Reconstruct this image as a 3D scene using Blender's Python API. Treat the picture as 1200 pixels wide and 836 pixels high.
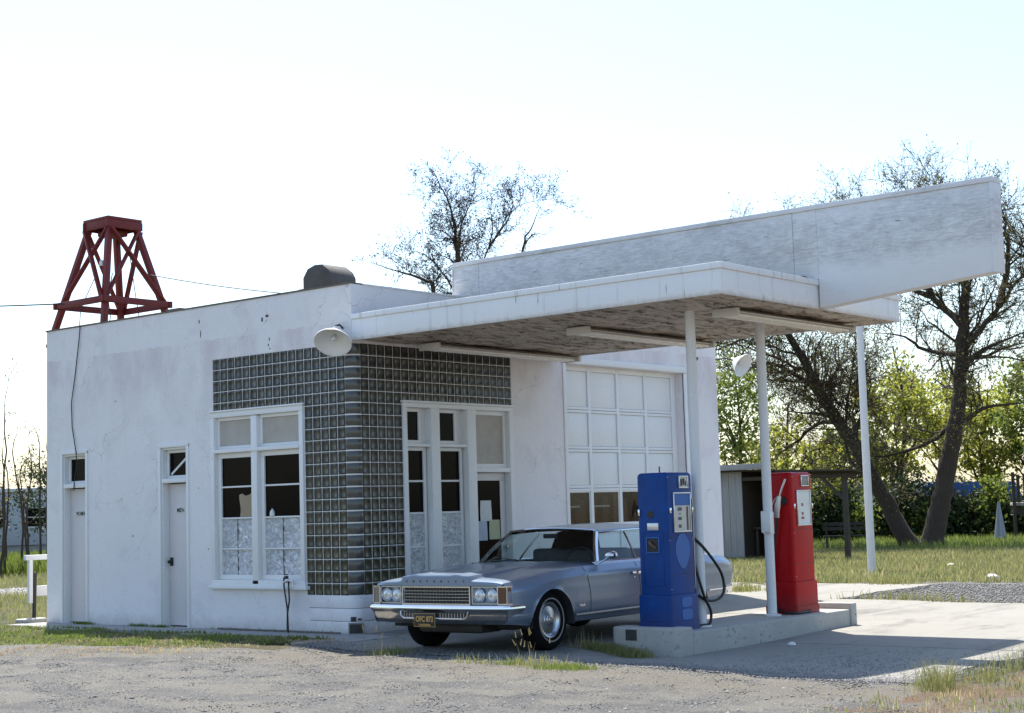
import bpy, bmesh, math, random
import numpy as np
from mathutils import Vector, Matrix
R = math.radians
PI = math.pi
random.seed(7)
rng = np.random.default_rng(11)
S = bpy.context.scene
for o in list(bpy.data.objects):
    bpy.data.objects.remove(o)
COL = S.collection

# ------------------------------------------------------------------ camera, sky, sun, exposure
F_PX, PITCH, ROLL, YAW = 1850.0, 0.0965, -0.0295, 0.6882
fw = Vector((math.cos(PITCH)*math.cos(YAW), math.cos(PITCH)*math.sin(YAW), math.sin(PITCH)))
rt = Vector((math.sin(YAW), -math.cos(YAW), 0)); up = rt.cross(fw)
r2 = math.cos(ROLL)*rt + math.sin(ROLL)*up; u2 = -math.sin(ROLL)*rt + math.cos(ROLL)*up
cd = bpy.data.cameras.new('camera'); cam = bpy.data.objects.new('camera', cd); COL.objects.link(cam)
cam.matrix_world = Matrix(((r2.x, u2.x, -fw.x, -14.3555), (r2.y, u2.y, -fw.y, -14.4763), (r2.z, u2.z, -fw.z, 1.5239), (0, 0, 0, 1)))
cd.sensor_width = 36; cd.lens = 36*F_PX/1200; cd.clip_start = .1; cd.clip_end = 3000
S.camera = cam
S.render.resolution_x = 1024; S.render.resolution_y = 713

SUN = Vector((.33, .47, 1)).normalized()
SUN_EL = math.asin(SUN.z); SUN_AZ = math.atan2(SUN.x, SUN.y)
W = bpy.data.worlds.new('World'); S.world = W; W.use_nodes = True
wn = W.node_tree; wn.nodes.clear()
sky = wn.nodes.new('ShaderNodeTexSky'); sky.sky_type = 'NISHITA'; sky.sun_disc = False
sky.sun_elevation = SUN_EL; sky.sun_rotation = SUN_AZ; sky.altitude = 0
sky.air_density = 1.2; sky.dust_density = 1.2; sky.ozone_density = 3.2
bg = wn.nodes.new('ShaderNodeBackground'); bg.inputs[1].default_value = .128
wo = wn.nodes.new('ShaderNodeOutputWorld')
wn.links.new(sky.outputs[0], bg.inputs[0]); wn.links.new(bg.outputs[0], wo.inputs[0])
sl = bpy.data.lights.new('sun', 'SUN'); sl.energy = 5; sl.angle = R(.53); sl.color = (1, .95, .86)
so = bpy.data.objects.new('sun', sl); COL.objects.link(so)
so.rotation_euler = (-SUN).to_track_quat('-Z', 'Y').to_euler(); so.location = (10, 20, 40)
S.view_settings.view_transform = 'Standard'; S.view_settings.look = 'None'
S.view_settings.exposure = 1.02; S.view_settings.gamma = 1
S.render.film_transparent = False

# ------------------------------------------------------------------ materials
class NT:
    def __init__(s, name):
        s.m = bpy.data.materials.new(name); s.m.use_nodes = True; s.t = s.m.node_tree
        s.b = s.t.nodes['Principled BSDF']; s.out = s.t.nodes['Material Output']; s._c = {}
    def n(s, t, **kw):
        x = s.t.nodes.new(t)
        for k, v in kw.items(): setattr(x, k, v)
        return x
    def l(s, a, b): s.t.links.new(a, b)
    def put(s, sock, v):
        if hasattr(v, 'is_output') or isinstance(v, bpy.types.NodeSocket): s.l(v, sock)
        else: sock.default_value = v
    def co(s, kind='Object', scale=(1, 1, 1)):
        key = (kind, tuple(scale))
        if key in s._c: return s._c[key]
        if kind == 'World': o = s.n('ShaderNodeNewGeometry').outputs['Position']
        else: o = s.n('ShaderNodeTexCoord').outputs[kind]
        if tuple(scale) != (1, 1, 1):
            mp = s.n('ShaderNodeMapping'); mp.inputs['Scale'].default_value = scale; s.l(o, mp.inputs[0]); o = mp.outputs[0]
        s._c[key] = o; return o
    def noise(s, sc, det=4, rough=.55, co=None, dist=0):
        x = s.n('ShaderNodeTexNoise'); x.inputs['Scale'].default_value = sc; x.inputs['Detail'].default_value = det
        x.inputs['Roughness'].default_value = rough; x.inputs['Distortion'].default_value = dist
        s.l(co if co is not None else s.co(), x.inputs['Vector']); return x.outputs[0]
    def ramp(s, f, stops, interp='LINEAR'):
        x = s.n('ShaderNodeValToRGB'); x.color_ramp.interpolation = interp; e = x.color_ramp.elements
        while len(e) < len(stops): e.new(.5)
        for i, (p, c) in enumerate(stops):
            e[i].position = p; e[i].color = (c, c, c, 1) if isinstance(c, (int, float)) else (*c, 1)
        s.put(x.inputs[0], f); return x.outputs[0]
    def mix(s, f, a, b, mode='MIX'):
        x = s.n('ShaderNodeMix', data_type='RGBA', blend_type=mode)
        s.put(x.inputs[0], f)
        for i, v in ((6, a), (7, b)):
            if isinstance(v, tuple): v = (*v, 1) if len(v) == 3 else v
            s.put(x.inputs[i], v)
        return x.outputs[2]
    def math(s, op, a, b=0.0, c=None):
        x = s.n('ShaderNodeMath', operation=op); s.put(x.inputs[0], a); s.put(x.inputs[1], b)
        if c is not None: s.put(x.inputs[2], c)
        return x.outputs[0]
    def bump(s, h, st=.3, d=.01, prev=None):
        x = s.n('ShaderNodeBump'); x.inputs['Strength'].default_value = st; x.inputs['Distance'].default_value = d
        s.put(x.inputs['Height'], h)
        if prev is not None: s.l(prev, x.inputs['Normal'])
        return x.outputs[0]
    def fin(s, col=None, rough=None, nor=None, metal=None, **kw):
        if col is not None: s.put(s.b.inputs['Base Color'], (*col, 1) if isinstance(col, tuple) and len(col) == 3 else col)
        if rough is not None: s.put(s.b.inputs['Roughness'], rough)
        if metal is not None: s.put(s.b.inputs['Metallic'], metal)
        if nor is not None: s.l(nor, s.b.inputs['Normal'])
        for k, v in kw.items(): s.put(s.b.inputs[k.replace('_', ' ')], v)
        return s.m

def m_paint(name, col, rough=.55, var=.12, grime=(.30, .27, .23), gamt=.35, gsc=3.0, bump=.15, bsc=60, co='Object', metal=0):
    a = NT(name); c = a.co(co)
    n1 = a.noise(gsc, 6, .65, c); n2 = a.noise(gsc*9, 4, .6, c)
    base = a.mix(n1, tuple(x*(1-var) for x in col), tuple(min(1, x*(1+var*.5)) for x in col))
    g = a.ramp(n2, [(.56, 0.0), (.74, 1.0)]); g2 = a.ramp(n1, [(.45, 0.0), (.7, 1.0)])
    g = a.math('MINIMUM', a.math('MULTIPLY', a.math('MULTIPLY', g, g2), gamt), 1.0)
    return a.fin(a.mix(g, base, grime), rough, a.bump(a.noise(bsc, 3, .6, c), bump, .004), metal)

def m_stucco():
    a = NT('stucco'); c = a.co('World')
    big = a.noise(.55, 5, .6, c); st = a.noise(1.0, 5, .6, a.co('World', (5.5, 5.5, .55)))
    fine = a.noise(38, 5, .65, c); mid = a.noise(7, 4, .6, c)
    col = a.mix(big, (.72, .695, .70), (.82, .80, .805))
    zq = a.n('ShaderNodeSeparateXYZ'); a.l(c, zq.inputs[0])
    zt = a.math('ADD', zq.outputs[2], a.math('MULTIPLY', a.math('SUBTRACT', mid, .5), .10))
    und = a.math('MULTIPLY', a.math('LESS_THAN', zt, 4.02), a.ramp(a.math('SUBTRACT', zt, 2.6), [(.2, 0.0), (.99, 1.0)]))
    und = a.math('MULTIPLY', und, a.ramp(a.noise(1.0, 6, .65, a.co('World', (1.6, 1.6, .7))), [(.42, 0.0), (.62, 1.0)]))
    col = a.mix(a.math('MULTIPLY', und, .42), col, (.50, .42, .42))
    col = a.mix(a.math('MULTIPLY', a.ramp(st, [(.55, 0.0), (.8, 1.0)]), .14), col, (.50, .46, .44))
    col = a.mix(a.math('MULTIPLY', a.ramp(a.noise(1.6, 6, .65, c, .4), [(.52, 0.0), (.66, 1.0)]), .30), col, (.56, .53, .54))
    col = a.mix(a.math('MULTIPLY', a.ramp(mid, [(.63, 0.0), (.74, 1.0)]), .30), col, (.45, .41, .38))
    # patched repaint rectangles
    z = a.n('ShaderNodeSeparateXYZ'); a.l(c, z.inputs[0])
    low = a.math('MULTIPLY', a.ramp(a.math('ADD', z.outputs[2], a.math('MULTIPLY', mid, .25)), [(.10, 1.0), (.32, 0.0)]), .55)
    col = a.mix(low, col, (.36, .33, .28))
    vo = a.n('ShaderNodeTexVoronoi', feature='DISTANCE_TO_EDGE'); vo.inputs['Scale'].default_value = .9; wv = a.n('ShaderNodeVectorMath', operation='ADD'); nn = a.n('ShaderNodeTexNoise'); nn.inputs['Scale'].default_value = 1.7; nn.inputs['Detail'].default_value = 6
    a.l(c, nn.inputs['Vector']); a.l(c, wv.inputs[0]); a.l(nn.outputs[1], wv.inputs[1]); a.l(wv.outputs[0], vo.inputs['Vector'])
    ck = a.math('MULTIPLY', a.ramp(vo.outputs[0], [(.0, 1.0), (.006, 0.0)]), a.ramp(a.noise(.8, 3, .5, c), [(.52, 0.0), (.58, 1.0)])); col = a.mix(a.math('MULTIPLY', ck, .5), col, (.22, .2, .18))
    hi = a.math('MULTIPLY', a.ramp(a.math('SUBTRACT', z.outputs[2], a.math('MULTIPLY', st, .9)), [(0, 0.0), (1, 0.0)]), 0.0)
    top = a.math('MULTIPLY', a.math('MULTIPLY', a.math('GREATER_THAN', a.math('ADD', z.outputs[2], a.math('MULTIPLY', mid, .06)), 3.98), a.ramp(a.noise(1.0, 5, .6, a.co('World', (2.2, 2.2, 1))), [(.4, 0.0), (.6, 1.0)])), .0)
    sp = a.ramp(a.noise(55, 2, .5, c), [(.67, 0.0), (.70, 1.0)])
    col = a.mix(a.math('MULTIPLY', sp, .55), col, (.2, .17, .14))
    nb = a.bump(fine, .45, .006); nb = a.bump(a.noise(5, 4, .6, c), .35, .03, nb)
    return a.fin(col, .85, nb)

def m_fascia():
    a = NT('fascia_paint'); c = a.co('World')
    big = a.noise(1.2, 5, .6, c)
    col = a.mix(big, (.72, .725, .73), (.82, .82, .815))
    st = a.noise(1.0, 6, .7, a.co('World', (7, 7, .5)))
    col = a.mix(a.math('MULTIPLY', a.ramp(st, [(.55, 0.0), (.72, 1.0)]), .5), col, (.34, .28, .23))
    cr = a.noise(1.0, 3, .5, a.co('World', (13, 13, 1.2)))
    col = a.mix(a.math('MULTIPLY', a.ramp(a.noise(1.0, 5, .6, a.co('World', (15, 15, 1.3)), .3), [(.66, 0.0), (.69, 1.0)]), .85), col, (.10, .075, .055))
    z = a.n('ShaderNodeSeparateXYZ'); a.l(c, z.inputs[0])
    lo = a.ramp(a.math('ADD', z.outputs[2], a.math('MULTIPLY', a.noise(6, 5, .7, c), .08)), [(0, 0.0), (1, 0.0)])
    e = a.math('MULTIPLY', a.ramp(a.math('SUBTRACT', 3.86, a.math('ADD', z.outputs[2], a.math('MULTIPLY', a.noise(9, 5, .7, c), .10))), [(.0, 0.0), (.06, 1.0)]), .5)
    col = a.mix(e, col, (.32, .25, .18))
    return a.fin(col, .6, a.bump(a.noise(25, 4, .6, c), .25, .006))

def m_soffit():
    a = NT('peeling_soffit'); c = a.co('World')
    n = a.noise(3.5, 8, .72, a.co('World', (.8, 2.2, 1)), .8); v = a.n('ShaderNodeTexVoronoi', feature='DISTANCE_TO_EDGE')
    v.inputs['Scale'].default_value = 7
    wv = a.n('ShaderNodeVectorMath', operation='ADD'); a.l(c, wv.inputs[0])
    nn = a.n('ShaderNodeTexNoise'); nn.inputs['Scale'].default_value = 5; nn.inputs['Detail'].default_value = 5; a.l(c, nn.inputs['Vector'])
    a.l(nn.outputs[1], wv.inputs[1]); a.l(wv.outputs[0], v.inputs['Vector'])
    big = a.noise(.6, 3, .5, c)
    crack = a.ramp(v.outputs[0], [(.0, 1.0), (.045, 0.0)])
    crack = a.math('MULTIPLY', crack, a.ramp(n, [(.42, 0.0), (.55, 1.0)]))
    col = a.mix(a.noise(2, 5, .6, c), (.40, .32, .235), (.60, .53, .45))
    bare = a.ramp(n, [(.55, 0.0), (.60, 1.0)])
    col = a.mix(a.math('MULTIPLY', bare, .9), col, (.13, .085, .045))
    ln = a.ramp(a.noise(1.0, 7, .75, a.co('World', (1.4, 8, 1)), .8), [(.565, 0.0), (.59, 1.0)]); col = a.mix(a.math('MULTIPLY', ln, .9), col, (.035, .024, .016))
    col = a.mix(crack, col, (.03, .022, .016))
    return a.fin(col, .8, a.bump(a.math('SUBTRACT', a.math('MULTIPLY', bare, -1.0), crack), .8, .02))

def m_sign():
    a = NT('weathered_plywood'); c = a.co('World')
    g = a.noise(1.0, 9, .78, a.co('World', (4, 4.5, 11)), .5); fine = a.noise(1.0, 5, .7, a.co('World', (30, 8, 110)))
    big = a.noise(.8, 4, .6, c)
    z = a.n('ShaderNodeSeparateXYZ'); a.l(c, z.inputs[0])
    band = a.ramp(a.math('ADD', z.outputs[2], a.math('MULTIPLY', big, .55)), [(0, 0.0), (1, 0.0)])
    zz = a.math('ADD', a.math('SUBTRACT', z.outputs[2], 4.12), a.math('MULTIPLY', a.math('SUBTRACT', big, .5), .8))
    band = a.ramp(zz, [(.08, .12), (.32, 1.0), (.72, .9), (.85, .35)])
    col = a.mix(big, (.73, .735, .74), (.82, .82, .815))
    wear = a.math('MULTIPLY', a.ramp(a.math('ADD', a.math('MULTIPLY', g, .5), a.math('MULTIPLY', fine, .5)), [(.40, 0.0), (.58, 1.0)]), band)
    col = a.mix(a.math('MULTIPLY', wear, .68), col, (.36, .34, .335))
    dk = a.math('MULTIPLY', a.ramp(a.noise(1.0, 6, .7, a.co('World', (3, 5, 30))), [(.62, 0.0), (.68, 1.0)]), band)
    col = a.mix(a.math('MULTIPLY', dk, .7), col, (.13, .11, .09))
    return a.fin(col, .75, a.bump(a.math('ADD', g, fine), .3, .006))

def m_ground():
    a = NT('gravel_and_dirt'); c = a.co('World')
    xyz = a.n('ShaderNodeSeparateXYZ'); a.l(c, xyz.inputs[0]); X, Y = xyz.outputs[0], xyz.outputs[1]
    big = a.noise(.35, 5, .6, c); mid = a.noise(1.6, 5, .65, c); fine = a.ramp(a.noise(38, 6, .8, c), [(.33, 0.0), (.67, 1.0)]); fin2 = a.noise(110, 3, .7, c)
    tr = a.noise(1.0, 4, .6, a.co('World', (1.5, .25, 1)))
    grav = a.mix(fine, (.075, .075, .075), (.32, .312, .295))
    grav = a.mix(a.ramp(a.noise(70, 2, .5, c), [(.60, 0.0), (.66, 1.0)]), grav, (.05, .05, .05))
    grav = a.mix(a.ramp(a.noise(62, 2, .5, a.co('World', (1.1, .93, 1))), [(.66, 0.0), (.71, 1.0)]), grav, (.55, .53, .5))
    dirt = a.mix(fine, (.19, .178, .15), (.35, .33, .285))
    tk = a.noise(1.0, 4, .6, a.co('World', (1.9, 1.5, 1)), .8)
    k = a.ramp(a.math('ADD', a.math('ADD', a.math('MULTIPLY', mid, .35), a.math('MULTIPLY', tr, .3)), a.math('MULTIPLY', tk, .35)), [(.46, 0.0), (.55, 1.0)])
    grav = a.mix(a.math('MULTIPLY', a.ramp(big, [(.42, 0.0), (.60, 1.0)]), .35), grav, (.07, .07, .072))
    lot = a.mix(a.math('MULTIPLY', k, .7), grav, dirt)
    # tan strip along the slab's outer edge
    d = a.math('ADD', X, a.math('MULTIPLY', a.math('SUBTRACT', mid, .5), 1.6))
    strip = a.math('MULTIPLY', a.ramp(a.math('ADD', d, 3.2), [(.1, 0.0), (1.0, 1.0)]), a.ramp(a.math('MULTIPLY', X, -1), [(0, 0.0), (.5, 1.0)]))
    strip = a.math('MULTIPLY', strip, a.ramp(a.math('MULTIPLY', Y, -1), [(.2, 0.0), (1.0, 1.0)]))
    lot = a.mix(a.math('MULTIPLY', strip, .8), lot, a.mix(fine, (.18, .16, .125), (.28, .255, .21)))
    # field : behind the lot
    soil = a.mix(mid, (.09, .075, .045), (.17, .145, .09))
    soil = a.mix(a.ramp(a.noise(.9, 5, .7, c), [(.4, 0.0), (.62, 1.0)]), soil, (.07, .085, .03))
    f1 = a.ramp(a.math('ADD', X, a.math('MULTIPLY', mid, 1.2)), [(0, 0.0), (1, 0.0)])
    fx = a.math('GREATER_THAN', a.math('ADD', X, a.math('MULTIPLY', a.math('SUBTRACT', mid, .5), 1.2)), 12.7)
    # left lawn : y > 5.8 or narrow strip beside the wall
    yy = a.math('ADD', Y, a.math('MULTIPLY', a.math('SUBTRACT', mid, .5), 1.0))
    l1 = a.math('MULTIPLY', a.math('GREATER_THAN', yy, -.6), a.math('GREATER_THAN', a.math('ADD', X, a.math('MULTIPLY', yy, .17)), -2.0))
    l2 = a.math('GREATER_THAN', yy, 7.6)
    gr = a.math('MULTIPLY', a.math('MULTIPLY', a.math('GREATER_THAN', yy, 15.5), a.math('LESS_THAN', yy, 19.1)), a.math('LESS_THAN', X, 14))
    field = a.math('MAXIMUM', fx, a.math('MAXIMUM', l1, l2))
    field = a.math('MULTIPLY', field, a.math('SUBTRACT', 1.0, gr))
    ri = a.math('MULTIPLY', a.math('LESS_THAN', a.math('ADD', Y, a.math('MULTIPLY', mid, .8)), -8.1), a.math('GREATER_THAN', X, -3.3))
    col = a.mix(field, lot, soil)
    col = a.mix(a.math('MULTIPLY', a.math('MULTIPLY', ri, .85), a.ramp(mid, [(.42, .15), (.56, 1.0)])), col, a.mix(mid, (.13, .08, .045), (.24, .165, .105)))
    return a.fin(col, .95, a.bump(a.math('ADD', fine, a.math('MULTIPLY', fin2, .5)), .9, .02), Specular_IOR_Level=.2)

def m_concrete(name='concrete', lo=(.40, .385, .35), hi=(.56, .54, .49), dirt=.5):
    a = NT(name); c = a.co('World')
    big = a.noise(.5, 6, .6, c); mid = a.noise(3.2, 6, .7, c); fine = a.noise(60, 4, .7, c)
    col = a.mix(big, lo, hi); col = a.mix(a.math('MULTIPLY', fine, .35), col, (.25, .24, .22))
    st = a.ramp(mid, [(.56, 0.0), (.72, 1.0)]); col = a.mix(a.math('MULTIPLY', st, dirt), col, (.17, .155, .13))
    v = a.n('ShaderNodeTexVoronoi', feature='DISTANCE_TO_EDGE'); v.inputs['Scale'].default_value = .55
    w = a.n('ShaderNodeVectorMath', operation='ADD'); nn = a.n('ShaderNodeTexNoise'); nn.inputs['Scale'].default_value = 2; nn.inputs['Detail'].default_value = 5
    a.l(c, nn.inputs['Vector']); a.l(c, w.inputs[0]); a.l(nn.outputs[1], w.inputs[1]); a.l(w.outputs[0], v.inputs['Vector'])
    oil = a.ramp(a.noise(1.0, 5, .65, a.co('World', (.55, 1.6, 1)), .6), [(.55, 0.0), (.68, 1.0)]); col = a.mix(a.math('MULTIPLY', oil, dirt*.75), col, (.09, .085, .08))
    cr = a.math('MULTIPLY', a.ramp(v.outputs[0], [(.0, 1.0), (.007, 0.0)]), a.ramp(big, [(.5, 0.0), (.6, 1.0)])); col = a.mix(a.math('MULTIPLY', cr, .6), col, (.06, .055, .045))
    return a.fin(col, .9, a.bump(a.math('ADD', fine, a.math('MULTIPLY', mid, .6)), .35, .008), Specular_IOR_Level=.25)

def m_leaf(name, c1, c2, trans=.5):
    a = NT(name); c = a.co('World')
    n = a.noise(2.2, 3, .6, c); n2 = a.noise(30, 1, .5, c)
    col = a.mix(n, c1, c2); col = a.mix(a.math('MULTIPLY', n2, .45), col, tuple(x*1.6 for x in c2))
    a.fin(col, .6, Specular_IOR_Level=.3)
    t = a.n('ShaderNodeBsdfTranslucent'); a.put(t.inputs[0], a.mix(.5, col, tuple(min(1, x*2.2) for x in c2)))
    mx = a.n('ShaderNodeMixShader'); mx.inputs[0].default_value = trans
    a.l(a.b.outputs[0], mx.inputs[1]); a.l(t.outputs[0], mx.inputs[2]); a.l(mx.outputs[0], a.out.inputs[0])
    return a.m

def m_glass(name, tint=(.6, .68, .68), rough=.02, ior=1.5):
    a = NT(name); a.t.nodes.remove(a.b)
    tr = a.n('ShaderNodeBsdfTransparent'); tr.inputs[0].default_value = (*tint, 1)
    gl = a.n('ShaderNodeBsdfGlossy'); gl.inputs['Roughness'].default_value = rough
    lw = a.n('ShaderNodeLayerWeight'); lw.inputs[0].default_value = .5
    fr = a.math('ADD', a.math('MULTIPLY', a.math('POWER', lw.outputs['Facing'], 5.0), .9), .05)
    n = a.bump(a.noise(1.2, 2, .5, a.co('World')), .05, .02)
    a.l(n, gl.inputs['Normal'])
    mx = a.n('ShaderNodeMixShader'); a.l(fr, mx.inputs[0]); a.l(tr.outputs[0], mx.inputs[1]); a.l(gl.outputs[0], mx.inputs[2])
    a.l(mx.outputs[0], a.out.inputs[0]); return a.m

def m_darkglass():
    a = NT('dark_window_glass'); c = a.co('World')
    return a.fin(a.mix(a.noise(2, 4, .6, c), (.002, .002, .0025), (.007, .0065, .006)), a.ramp(a.noise(6, 4, .6, c), [(.4, .03), (.7, .12)]),
                 a.bump(a.noise(1.5, 2, .5, c), .06, .02), Specular_IOR_Level=.05)

def m_block(name, dirt):
    a = NT(name); c = a.co('Object')
    oi = a.n('ShaderNodeObjectInfo').outputs['Random']
    rib = a.n('ShaderNodeTexWave', wave_type='BANDS', bands_direction='Y'); rib.inputs['Scale'].default_value = 3.2; rib.inputs['Distortion'].default_value = .8; rib.inputs['Detail'].default_value = 1
    a.l(c, rib.inputs['Vector'])
    wc = a.co('World'); z = a.n('ShaderNodeSeparateXYZ'); a.l(wc, z.inputs[0])
    low = a.ramp(a.math('MULTIPLY', a.math('ADD', z.outputs[2], a.math('MULTIPLY', a.noise(3, 4, .6, wc), .6)), .25), [(.25, 1.0), (.95, .1)])
    cold = a.mix(oi, (.022, .026, .03), (.065, .072, .08)); warm = a.mix(oi, (.042, .036, .014), (.10, .085, .038))
    col = a.mix(low, cold, warm)
    col = a.mix(a.math('MULTIPLY', rib.outputs[1], .85), col, (.008, .008, .008))
    return a.fin(col, .28, a.bump(rib.outputs[1], .6, .01), Specular_IOR_Level=.45)

def m_carpaint():
    a = NT('blue_car_paint'); c = a.co('Object')
    fl = a.noise(900, 1, .5, c); dust = a.noise(2.5, 5, .65, c)
    z = a.n('ShaderNodeSeparateXYZ'); a.l(c, z.inputs[0])
    col = a.mix(fl, (.14, .20, .30), (.20, .27, .38))
    d = a.math('MULTIPLY', a.ramp(dust, [(.35, .1), (.7, 1.0)]), a.ramp(z.outputs[2], [(.25, .65), (.7, .2)]))
    col = a.mix(d, col, (.22, .22, .225))
    return a.fin(col, a.math('ADD', a.math('MULTIPLY', d, .4), .30), metal=.55, Coat_Weight=.55, Coat_Roughness=.10)

def m_simple(name, col, rough=.5, metal=0, bump=0, bsc=40, **kw):
    a = NT(name)
    c = a.co('Object')
    n = a.noise(6, 4, .6, c)
    colr = a.mix(n, tuple(x*.82 for x in col), tuple(min(1, x*1.12) for x in col))
    return a.fin(colr, a.math('ADD', rough, a.math('MULTIPLY', a.math('SUBTRACT', n, .5), .2)), a.bump(a.noise(bsc, 3, .6, c), bump, .005) if bump else None, metal, **kw)

def m_foil():
    a = NT('crinkled_foil'); c = a.co('World')
    v = a.n('ShaderNodeTexVoronoi'); v.inputs['Scale'].default_value = 16; a.l(c, v.inputs['Vector'])
    nb = a.bump(v.outputs[0], .9, .05); nb = a.bump(a.noise(9, 5, .7, c, 1.0), 1.0, .10, nb)
    return a.fin(a.mix(a.noise(4, 4, .6, c), (.74, .75, .76), (.95, .96, .97)), .3, nb, .55)

def m_bark():
    a = NT('bark'); c = a.co('World', (1, 1, .25))
    n = a.noise(14, 6, .7, c)
    return a.fin(a.mix(n, (.026, .018, .013), (.095, .066, .046)), .9, a.bump(n, .8, .04))

def m_soup(name, c1, c2, sc=8, rough=.8, stretch=(1, 1, 1), bump=.4):
    a = NT(name); c = a.co('World', stretch); n = a.noise(sc, 6, .7, c)
    return a.fin(a.mix(n, c1, c2), rough, a.bump(n, bump, .01))

def m_pump(name, col, fade):
    a = NT(name); c = a.co('World')
    n = a.noise(3, 5, .65, c); sc = a.noise(30, 4, .6, c)
    v = a.mix(a.ramp(n, [(.35, 0.0), (.7, 1.0)]), col, fade)
    ch = a.ramp(a.noise(40, 3, .6, c), [(.66, 0.0), (.69, 1.0)])
    v = a.mix(a.math('MULTIPLY', ch, .6), v, (.05, .035, .03))
    z = a.n('ShaderNodeSeparateXYZ'); a.l(c, z.inputs[0])
    gr = a.math('MULTIPLY', a.ramp(a.math('ADD', z.outputs[2], a.math('MULTIPLY', n, .2)), [(.24, 1.0), (.5, 0.0)]), .35)
    v = a.mix(gr, v, (.06, .055, .06))
    return a.fin(v, a.ramp(n, [(.3, .30), (.7, .5)]), a.bump(sc, .08, .004), Specular_IOR_Level=.18)

M = {}
M['stucco'] = m_stucco(); M['fascia'] = m_fascia(); M['soffit'] = m_soffit(); M['sign'] = m_sign(); M['ground'] = m_ground()
M['concrete'] = m_concrete('concrete', (.21, .202, .18), (.30, .288, .255), .7); M['island'] = m_concrete('painted_concrete', (.30, .29, .27), (.50, .49, .46), .8)
M['island'] = m_paint('chalky_concrete', (.40, .39, .36), .9, .35, (.05, .045, .04), 1.6, 2.2, .5, 30, 'World')
M['walk'] = m_concrete('walk_concrete', (.26, .25, .24), (.40, .39, .37), .6)
M['trim'] = m_paint('white_trim', (.76, .76, .75), .5, .10, (.28, .22, .17), .5, 3)
M['garage'] = m_paint('garage_door_paint', (.77, .78, .775), .5, .06, (.40, .28, .18), .4, 2)
M['door'] = m_paint('door_paint', (.66, .63, .63), .5, .08, (.30, .24, .2), .5, 2.5)
M['block'] = m_block('glass_block', .5); M['blockc'] = m_simple('corner_block_highlight', (.075, .074, .068), .16, .1, .2, 8); M['mortar'] = m_paint('mortar', (.74, .73, .70), .9, .10, (.4, .38, .34), .4)  # corner blocks: lighter colour stands in for the highlight along the curve
M['dark'] = m_darkglass(); M['foil'] = m_foil()
M['boardtan'] = m_soup('transom_board', (.30, .27, .23), (.52, .49, .44), 5, .7)
M['black'] = m_simple('black_paint_and_shade', (.02, .02, .02), .6, 0, .2)
M['roof'] = m_soup('tar_roof', (.03, .03, .03), (.12, .11, .10), 6)
M['cap'] = m_soup('rusty_cap_flashing', (.07, .055, .045), (.20, .17, .14), 10)
M['red_wood'] = m_paint('red_wood', (.17, .014, .010), .6, .3, (.05, .02, .015), .7, 6, .3, 30)
M['rub'] = m_simple('rubber', (.006, .006, .0065), .9, 0, .2, Specular_IOR_Level=.15)
M['ww'] = m_simple('whitewall', (.26, .25, .23), .7)
M['chrome'] = m_simple('chrome', (.72, .73, .75), .12, 1)
M['dullchrome'] = m_simple('dull_chrome', (.55, .56, .58), .28, 1)
M['alu'] = m_simple('aluminium', (.62, .62, .62), .4, .9)
M['car'] = m_carpaint(); M['carglass'] = m_glass('car_glass', (.80, .88, .88)); M['glass'] = m_glass('dusty_glass', (.72, .72, .70), .05)
M['interior'] = m_simple('dark_interior', (.012, .014, .02), .8); M['seat'] = m_simple('dark_blue_vinyl', (.015, .02, .035), .5)
M['lens'] = m_simple('headlight_glass', (.65, .68, .68), .08, .3, 0, 40, Coat_Weight=1.0); M['amber'] = m_simple('amber_lens', (.11, .05, .025), .2, 0)
M['greylens'] = m_simple('grey_lens', (.20, .18, .16), .2, 0)
M['plateblk'] = m_simple('plate_black', (.012, .012, .012), .5); M['plateyel'] = m_simple('plate_yellow', (.52, .32, .09), .5)
M['blue'] = m_pump('blue_pump_paint', (.003, .036, .17), (.007, .060, .25)); M['bluefade'] = m_simple('faded_blue', (.02, .11, .36), .5)
M['red'] = m_pump('red_pump_paint', (.34, .002, .005), (.46, .006, .008)); M['redfade'] = m_simple('faded_red', (.36, .03, .03), .5)
M['dial'] = m_soup('dial_face', (.40, .37, .32), (.68, .66, .60), 5, .4); M['dialw'] = m_simple('white_dial', (.66, .68, .66), .3)
M['brown'] = m_simple('brown_metal', (.12, .07, .035), .6)
M['enamel'] = m_paint('white_enamel', (.72, .72, .70), .3, .08, (.35, .28, .2), .3, 5, .02)
M['post'] = m_paint('white_post', (.70, .70, .70), .5, .1, (.22, .16, .12), .8, 5, .1, 40, 'World')
M['fixture'] = m_paint('fixture_enamel', (.62, .60, .55), .45, .15, (.22, .12, .06), .8, 6, .05, 40, 'World')
M['tube'] = m_simple('fluorescent_tube', (.78, .76, .70), .25)
M['paper'] = m_simple('paper', (.62, .63, .62), .8); M['paperb'] = m_simple('blue_paper', (.42, .47, .55), .8); M['papery'] = m_simple('yellow_paper', (.42, .44, .28), .8)
M['bark'] = m_bark(); M['bark2'] = m_soup('grey_twigs', (.08, .07, .06), (.20, .18, .16), 12)
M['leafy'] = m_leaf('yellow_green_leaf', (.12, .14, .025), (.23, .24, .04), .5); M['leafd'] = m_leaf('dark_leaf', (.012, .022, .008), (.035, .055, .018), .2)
M['bud'] = m_leaf('olive_buds', (.09, .09, .03), (.16, .15, .05), .4); M['leafm'] = m_leaf('mid_leaf', (.06, .09, .02), (.13, .16, .03), .45)
M['grass'] = m_leaf('green_blades', (.07, .11, .02), (.17, .21, .05), .35); M['straw'] = m_leaf('straw_blades', (.26, .20, .09), (.42, .36, .20), .35)
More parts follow.
